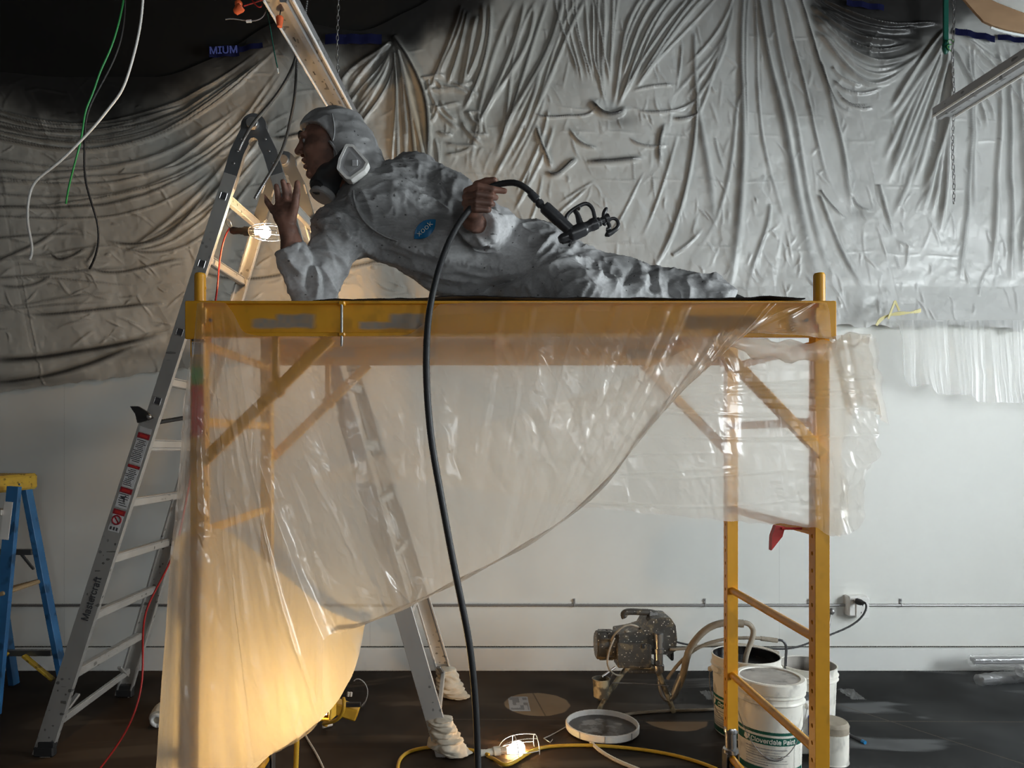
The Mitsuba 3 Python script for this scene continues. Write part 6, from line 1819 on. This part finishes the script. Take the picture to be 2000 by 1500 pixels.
def head_sdf(X):
    X = X.copy()
    d = ell_sdf(X, Q(652, 268, HY), (.098, .074, .088))
    d = sm_union(d, ell_sdf(X, Q(630, 298, HY), (.060, .060, .078)), .03)
    d = sm_union(d, ell_sdf(X, Q(629, 332, HY), (.040, .046, .036)), .025)
    d = sm_union(d, ell_sdf(X, Q(606, 341, HY), (.0145, .022, .014)), .012)          # chin
    for s in (-1, 1):
        d = sm_union(d, ell_sdf(X, Q(612, 300, HY) + [0, s * .034, 0], (.024, .022, .024)), .016)   # cheek
        d = sm_union(d, cone_sdf(X, Q(589, 270, HY) + [0, s * .012, 0], Q(597, 272, HY) + [0, s * .042, 0], .010, .009), .012)   # brow
    d = np.maximum(d, -ell_sdf(X, Q(590, 281, HY) + [0, -.031, 0], (.010, .017, .009)))
    d = np.maximum(d, -ell_sdf(X, Q(590, 281, HY) + [0, .031, 0], (.010, .017, .009)))
    d = sm_union(d, cone_sdf(X, Q(590, 276, HY), Q(583, 295, HY), .008, .0125), .007)                # nose
    d = sm_union(d, ell_sdf(X, Q(582.5, 296.5, HY), (.0115, .0125, .0105)), .005)
    for s in (-1, 1):
        d = sm_union(d, ell_sdf(X, Q(590, 300, HY) + [0, s * .014, 0], (.010, .007, .008)), .005)
    d = sm_union(d, ell_sdf(X, Q(596, 315, HY), (.0115, .025, .0075)), .005)      # lips
    d = sm_union(d, ell_sdf(X, Q(599, 327, HY), (.011, .022, .008)), .005)
    d = np.maximum(d, -ell_sdf(X, Q(593, 321, HY), (.010, .026, .0018)))
    d = sm_union(d, cone_sdf(X, Q(662, 320, HY), NECK, .058, .062), .03)
    return d


hv, hf = sdf_mesh(head_sdf, Q(572, 360, HY) - [0, .12, .10], Q(760, 200, HY) + [0, .12, .02], .0034)
hm_ = (taubin(hv, hf, 4), hf)


# ---- hands: palm, four fingers, thumb
def hand_sdf(parts, k=.006):
    return lambda X: blend(X, parts, k)


def chain_(pts, r):
    return [(pts[i], pts[i + 1], r[i], r[i + 1]) for i in range(len(pts) - 1)]


YH = 2.36
h = lambda a, b, dy=0.0: Q(a, b, YH + dy)
right = [(WR, Q(570, 520, 2.37), .0275, .036), (h(563, 452), h(556, 425), .0265, .030), (h(548, 424), h(537, 411), .022, .0135), (h(554, 422), h(546, 404), .022, .014), (h(560, 420), h(557, 400), .022, .0145), (h(564, 424, -.005), h(568, 402, -.002), .020, .0135)]
fr_ = chain_([h(533, 411), h(524, 397, -.002), h(515, 384, -.006)], [.0105, .0092, .0078])
fr_ += chain_([h(545, 404), h(543, 383, .004), h(540, 364, -.004)], [.0112, .0098, .0082])
fr_ += chain_([h(557, 400), h(558, 376, .006), h(553, 355, -.003)], [.0115, .0100, .0084])
fr_ += chain_([h(567, 401, .006), h(565, 380, .020), h(563, 362, .014)], [.0112, .0098, .0082])
ft_ = chain_([h(569, 428, -.014), h(576, 403, -.026), h(579, 380, -.032), h(581, 358, -.030)], [.0155, .0125, .0118, .0092])
rv, rf = sdf_mesh(lambda X: np.minimum(sm_union(blend(X, right, .012), blend(X, fr_, .0015), .006), sm_union(blend(X, right, .012), blend(X, ft_, .003), .010)), h(505, 505, -.07), h(600, 340, .07), .0026)
rm = (taubin(rv, rf, 4), rf)

YG = 2.215
g_ = lambda a, b, dy=0.0: Q(a, b, YG + dy)
lp = [(WL, Q(945, 444, 2.36), .027, .036), (WL, g_(925, 412, .015), .026, .026), (g_(925, 412, .015), g_(920, 385, .012), .026, .022), (g_(925, 410, .015), g_(937, 392, .026), .024, .022), (g_(920, 385, .012), g_(936, 374, .018), .020, .018)]
lf_ = chain_([g_(912, 374, .004), g_(934, 364, -.020), g_(962, 370, -.022), g_(985, 373, -.006)], [.012, .0115, .0105, .0088])           # index laid along the hose
lf_ += chain_([g_(910, 385, .000), g_(932, 379, -.024), g_(960, 383, -.022), g_(968, 386, .006)], [.012, .0115, .0105, .009])
lf_ += chain_([g_(909, 397, .000), g_(930, 394, -.024), g_(957, 397, -.020), g_(962, 399, .008)], [.0118, .011, .010, .0088])
lf_ += chain_([g_(912, 409, .002), g_(930, 408, -.020), g_(951, 410, -.016), g_(955, 410, .008)], [.011, .010, .0092, .008])
lt_ = chain_([g_(922, 380, .030), g_(932, 362, .026), g_(950, 355, .010), g_(965, 352, .000)], [.016, .0135, .0122, .0095])
lv_, lfc = sdf_mesh(lambda X: np.minimum(sm_union(blend(X, lp, .012), blend(X, lf_, .0012), .005), sm_union(blend(X, lp, .012), blend(X, lt_, .003), .008)), g_(885, 470, -.06), g_(1000, 335, .20), .0026)
lm = (taubin(lv_, lfc, 4), lfc)
# the body under the suit (joins head, arms and hands)
body_parts = [(SR, CHEST, .045, .085), (SL, CHEST, .05, .09), (CHEST, BELLY, .11, .105), (BELLY, HIPS, .105, .11), (NECK, CHEST, .055, .085), (HIPS, KL, .095, .05), (KL, AL, .05, .033), (HIPS + [0, -.07, -.04], KR, .08, .045), (KR, AR, .045, .03),
              (SR, ER, .045, .034), (ER, WR, .040, .028), (SL, EL, .055, .042), (EL, WL, .042, .027)]
bv, bf = sdf_mesh(lambda X: np.maximum(blend(X, body_parts, .04), ZD + .012 - X[..., 2]), lo, hi, .013)
put(man, 'body', cat(hm_, rm, lm, (bv, bf)), 'skin', True)
for s in (-1, 1):
    ey = put(man, 'eye', ball(Q(598.5, 281.5, HY) + [0.004, s * .030, 0], .0100, 2), 'maskgrey', True)
    put(ey, 'iris', ball(Q(598.5, 281.5, HY) + [-.0033, s * .030, 0], (.0040, .0048, .0048), 1), 'ink', True)
    put(man, 'eyebrow', tube(spline([Q(586, 268, HY) + [-.001, s * .014, 0], Q(588, 265.5, HY) + [0, s * .030, 0], Q(596, 268, HY) + [0, s * .048, 0]], 12), .0028, 6), 'ink', True)

# ---- hood: a shell round the head, open for the face
def hood_sdf(X):
    o = ell_sdf(X, Q(654, 270, HY), (.120, .094, .102))
    o = sm_union(o, ell_sdf(X, Q(686, 292, HY), (.070, .085, .070)), .03)
    o = sm_union(o, cone_sdf(X, Q(690, 315, HY), NECK + [.03, 0, .02], .085, .085), .05)
    w = X + 0.03 * np.stack([meshkit.noise(X * 14, 2), meshkit.noise(X * 14, 3), meshkit.noise(X * 14, 4)], -1)
    o = o + .010 * (np.abs(meshkit.noise(w * np.array([16, 16, 22]), 9) - .5) * 2 - .4) + .004 * (np.abs(meshkit.noise(w * 44, 8) - .5) * 2 - .4)
    ex, ez = (X[..., 0] - Q(598, 314, HY)[0]) / (62 * S_), (X[..., 2] - Q(598, 314, HY)[2]) / (62 * S_)
    d = np.maximum(o, (1 - np.sqrt(ex ** 2 + ez ** 2)) * 60 * S_)
    return np.maximum(d, np.where(X[..., 0] < Q(664, 330, HY)[0], (Q(600, 325, HY)[2] - X[..., 2]), -1))


ov, of = sdf_mesh(hood_sdf, Q(565, 405, HY) - [0, .15, 0], Q(790, 195, HY) + [0, .15, 0], .0042)
om = (taubin(ov, of, 4), of)
hd_ = put(man, 'hood', om, 'suit', True, 'tight grey-white hood')
ov = om[0]


def on_hood(px, py, lift=.002):
    q_ = np.c_[VX + ov[:, 0] * FOC / ov[:, 1], VY - (ov[:, 2] - EYE) * FOC / ov[:, 1]]
    near = np.argwhere(np.linalg.norm(q_ - [px, py], axis=1) < 4).ravel()
    return Q(px, py, (ov[near, 1].min() if len(near) else HY - .09) - lift)


put(hd_, 'seam', tube(np.array([on_hood(a_, b_) for a_, b_ in spline(np.array([(648.0, 222), (652, 240), (653, 258), (650, 274)]), 14)]), .0022, 6), 'suit', True)
put(hd_, 'elastic_edge', tube(np.array([on_hood(a_, b_, .003) for a_, b_ in spline(np.array([(592.0, 254), (604, 253), (622, 262), (640, 273), (652, 287), (659, 305)]), 24)]), .0045, 6), 'suit', True)

# ---- respirator pulled down under the chin
rs = put(man, 'respirator', cat(*[sdf_mesh(lambda X: sm_union(sm_union(ell_sdf(X, Q(652, 347, HY), (.060, .078, .046)), ell_sdf(X, Q(632, 368, HY), (.050, .052, .034), frame((.5, 0, .85), (0, 1, 0))), .02), cone_sdf(X, Q(668, 340, HY) + [0, -.07, 0], Q(690, 320, HY) + [0, -.09, 0], .030, .026), .02), Q(590, 410, HY) - [0, .16, 0], Q(720, 295, HY) + [0, .12, 0], .004)]), 'mask', True, 'dark grey half-mask respirator pulled under the chin')
kite = shapely.Polygon([(676, 283), (690, 284), (719, 317), (712, 331), (686, 350), (677, 349), (659, 330), (663, 310)])
kite = shapely.Polygon([Q(a_, b_, 2.36)[[0, 2]] for a_, b_ in kite.exterior.coords]).buffer(-.006).buffer(.006, quad_segs=5)
fc = put(rs, 'filter', prism(kite, .040, (0, 2.400, 0), RX), 'maskgrey', 25, 'pale grey filter cartridge')
put(fc, 'rim', prism(kite.buffer(.002).difference(kite.buffer(-.006)), .046, (0, 2.402, 0), RX), 'white', 25, 'whitish rim')
put(fc, 'inset', prism(kite.buffer(-.020), .003, (0, 2.3615, 0), RX), 'mesh_grey', 25)
c_ = Q(693, 318, 2.355)
put(fc, 'button', box(c_, (.020, .006, .022), .003), 'maskgrey', 20)
c2 = Q(634, 380, HY)
put(rs, 'filter', lathe([(0, -.012), (.040, -.012), (.044, -.006), (.044, .008), (.038, .012), (0, .012)], 28, c2 + np.array([.0, -.03, -.012]), unit((-.35, -.25, -.9))), 'mesh_grey', 30, 'grey filter cartridge')
put(rs, 'valve', lathe([(0, 0), (.022, 0), (.024, .006), (.022, .014), (0, .016)], 20, Q(622, 366, HY - .05), unit((-.5, -.8, -.3))), 'rubber')
put(rs, 'strap', tube(spline([Q(690, 335, HY - .085), Q(712, 345, HY - .075), Q(735, 350, HY - .04), Q(748, 352, HY)], 16), .006, 6, True, .4), 'rubber', True, 'black strap')
# shoe
sv, sf = sdf_mesh(lambda X: np.maximum(sm_union(cone_sdf(X, Q(1425, 598, 2.54), Q(1490, 612, 2.50), .040, .030), cone_sdf(X, Q(1400, 595, 2.54), Q(1430, 600, 2.54), .045, .042), .02), ZD + .001 - X[..., 2]), Q(1380, 640, 2.5) - [0, .1, 0], Q(1530, 560, 2.5) + [0, .14, 0], .006)
put(man, 'shoe', (sv, sf), 'rubber', True, 'black work shoe')

# ---------------------------------------------------------------- spray gun and its hose
YG2 = 2.175
gg = lambda a, b, dy=0.0: Q(a, b, YG2 + dy)
hs = thing('paint_hose', 'black paint hose hanging from the painter\'s hand in front of the plastic', 'hose')
path = [g_(1050, 388, -.03), g_(1030, 370, -.03), g_(1008, 358, -.025), g_(985, 358, -.012), g_(958, 366, .000), g_(936, 385, .000), g_(918, 408, -.012), g_(902, 428, -.035), Q(878, 470, 2.13), Q(856, 530, 2.06), Q(840, 600, 2.02), Q(833, 680, 1.99), Q(834, 760, 1.97), Q(843, 860, 1.96), Q(858, 950, 1.96), Q(880, 1070, 1.97), Q(900, 1170, 1.98), Q(917, 1260, 2.0), Q(926, 1340, 2.02), Q(931, 1420, 2.04), Q(934, 1520, 2.05)]
put(hs, 'hose', tube(spline(path, 260), .0092, 12), 'hose', True)
fx_ = lambda t: gg(1040 + (1066 - 1040) * t, 380 + (408 - 380) * t)
ax_ = unit(gg(1066, 408) - gg(1040, 380))
put(hs, 'ferrule', lathe([(0, 0), (.0105, 0), (.0115, .004), (.0115, .028), (.009, .030), (.009, .034), (.0125, .036), (.0125, .048), (.0095, .050), (.0095, .056), (.0125, .058), (.0125, .070), (0, .072)], 14, gg(1035, 377), ax_), 'gunmetal', 30)
gun = thing('spray_gun', 'black airless spray gun dangling from the end of the paint hose', 'spray gun')
a_, b_ = gg(1062, 403), gg(1124, 460)
dgn = unit(b_ - a_)
put(gun, 'handle', lathe([(0, 0), (.016, 0), (.0185, .006), (.0185, .060), (.0175, .064), (.0165, .115), (0, .118)], 18, a_, dgn), 'gunmetal', 30)
bo = unit(gg(1168, 434) - gg(1094, 468))
put(gun, 'body', lathe([(0, 0), (.010, 0), (.014, .010), (.015, .028), (.020, .034), (.0215, .040), (.0215, .078), (.019, .084), (.0165, .090), (.0165, .100), (.0185, .104), (.0185, .120), (.014, .124), (0, .125)], 20, gg(1092, 469), bo), 'gunmetal', 30)
put(gun, 'heel', cat(beam(gg(1094, 468), gg(1118, 462), .030, .016, (0, 1, 0), .005), rod(gg(1112, 474), gg(1116, 476), .010, 12)), 'gunmetal', 20)
put(gun, 'trigger_guard', tube(spline([gg(1106, 436), gg(1107, 422), gg(1116, 412), gg(1132, 402), gg(1146, 398), gg(1156, 406), gg(1160, 418), gg(1162, 430), gg(1160, 438)], 40), .0058, 10, True), 'gunmetal', True)
put(gun, 'trigger', tube(spline([gg(1122, 412), gg(1128, 420), gg(1132, 434), gg(1140, 446)], 20), np.linspace(.006, .012, 20), 10), 'gunmetal', True)
put(gun, 'trigger_pin', rod(gg(1130, 408, -.012), gg(1134, 404, .012), .005, 10), 'steel')
put(gun, 'swivel', lathe([(0, 0), (.012, 0), (.014, .006), (.014, .022), (.010, .026), (.010, .036), (.013, .040), (.013, .052), (0, .054)], 16, gg(1158, 439), bo), 'gunmetal', 30)
put(gun, 'tip_handle', tube(spline([gg(1178, 426), gg(1181, 414), gg(1185, 406)], 10), np.array([.008, .009, .010, .011, .0115, .0115, .011, .010, .009, .006]), 10, True, .6), 'gunmetal', True)
put(gun, 'tip_guard', tube(spline([gg(1180, 440), gg(1188, 430), gg(1200, 427), gg(1206, 432), gg(1207, 442), gg(1200, 450), gg(1190, 456), gg(1182, 461)], 40), np.interp(np.linspace(0, 1, 40), [0, .4, .7, .92, 1], [.005, .0048, .007, .009, .003]), 10, True), 'gunmetal', True)
put(gun, 'tip_guard', tube(spline([gg(1176, 436), gg(1186, 434), gg(1190, 445), gg(1184, 448)], 20), .006, 8, True), 'gunmetal', True)
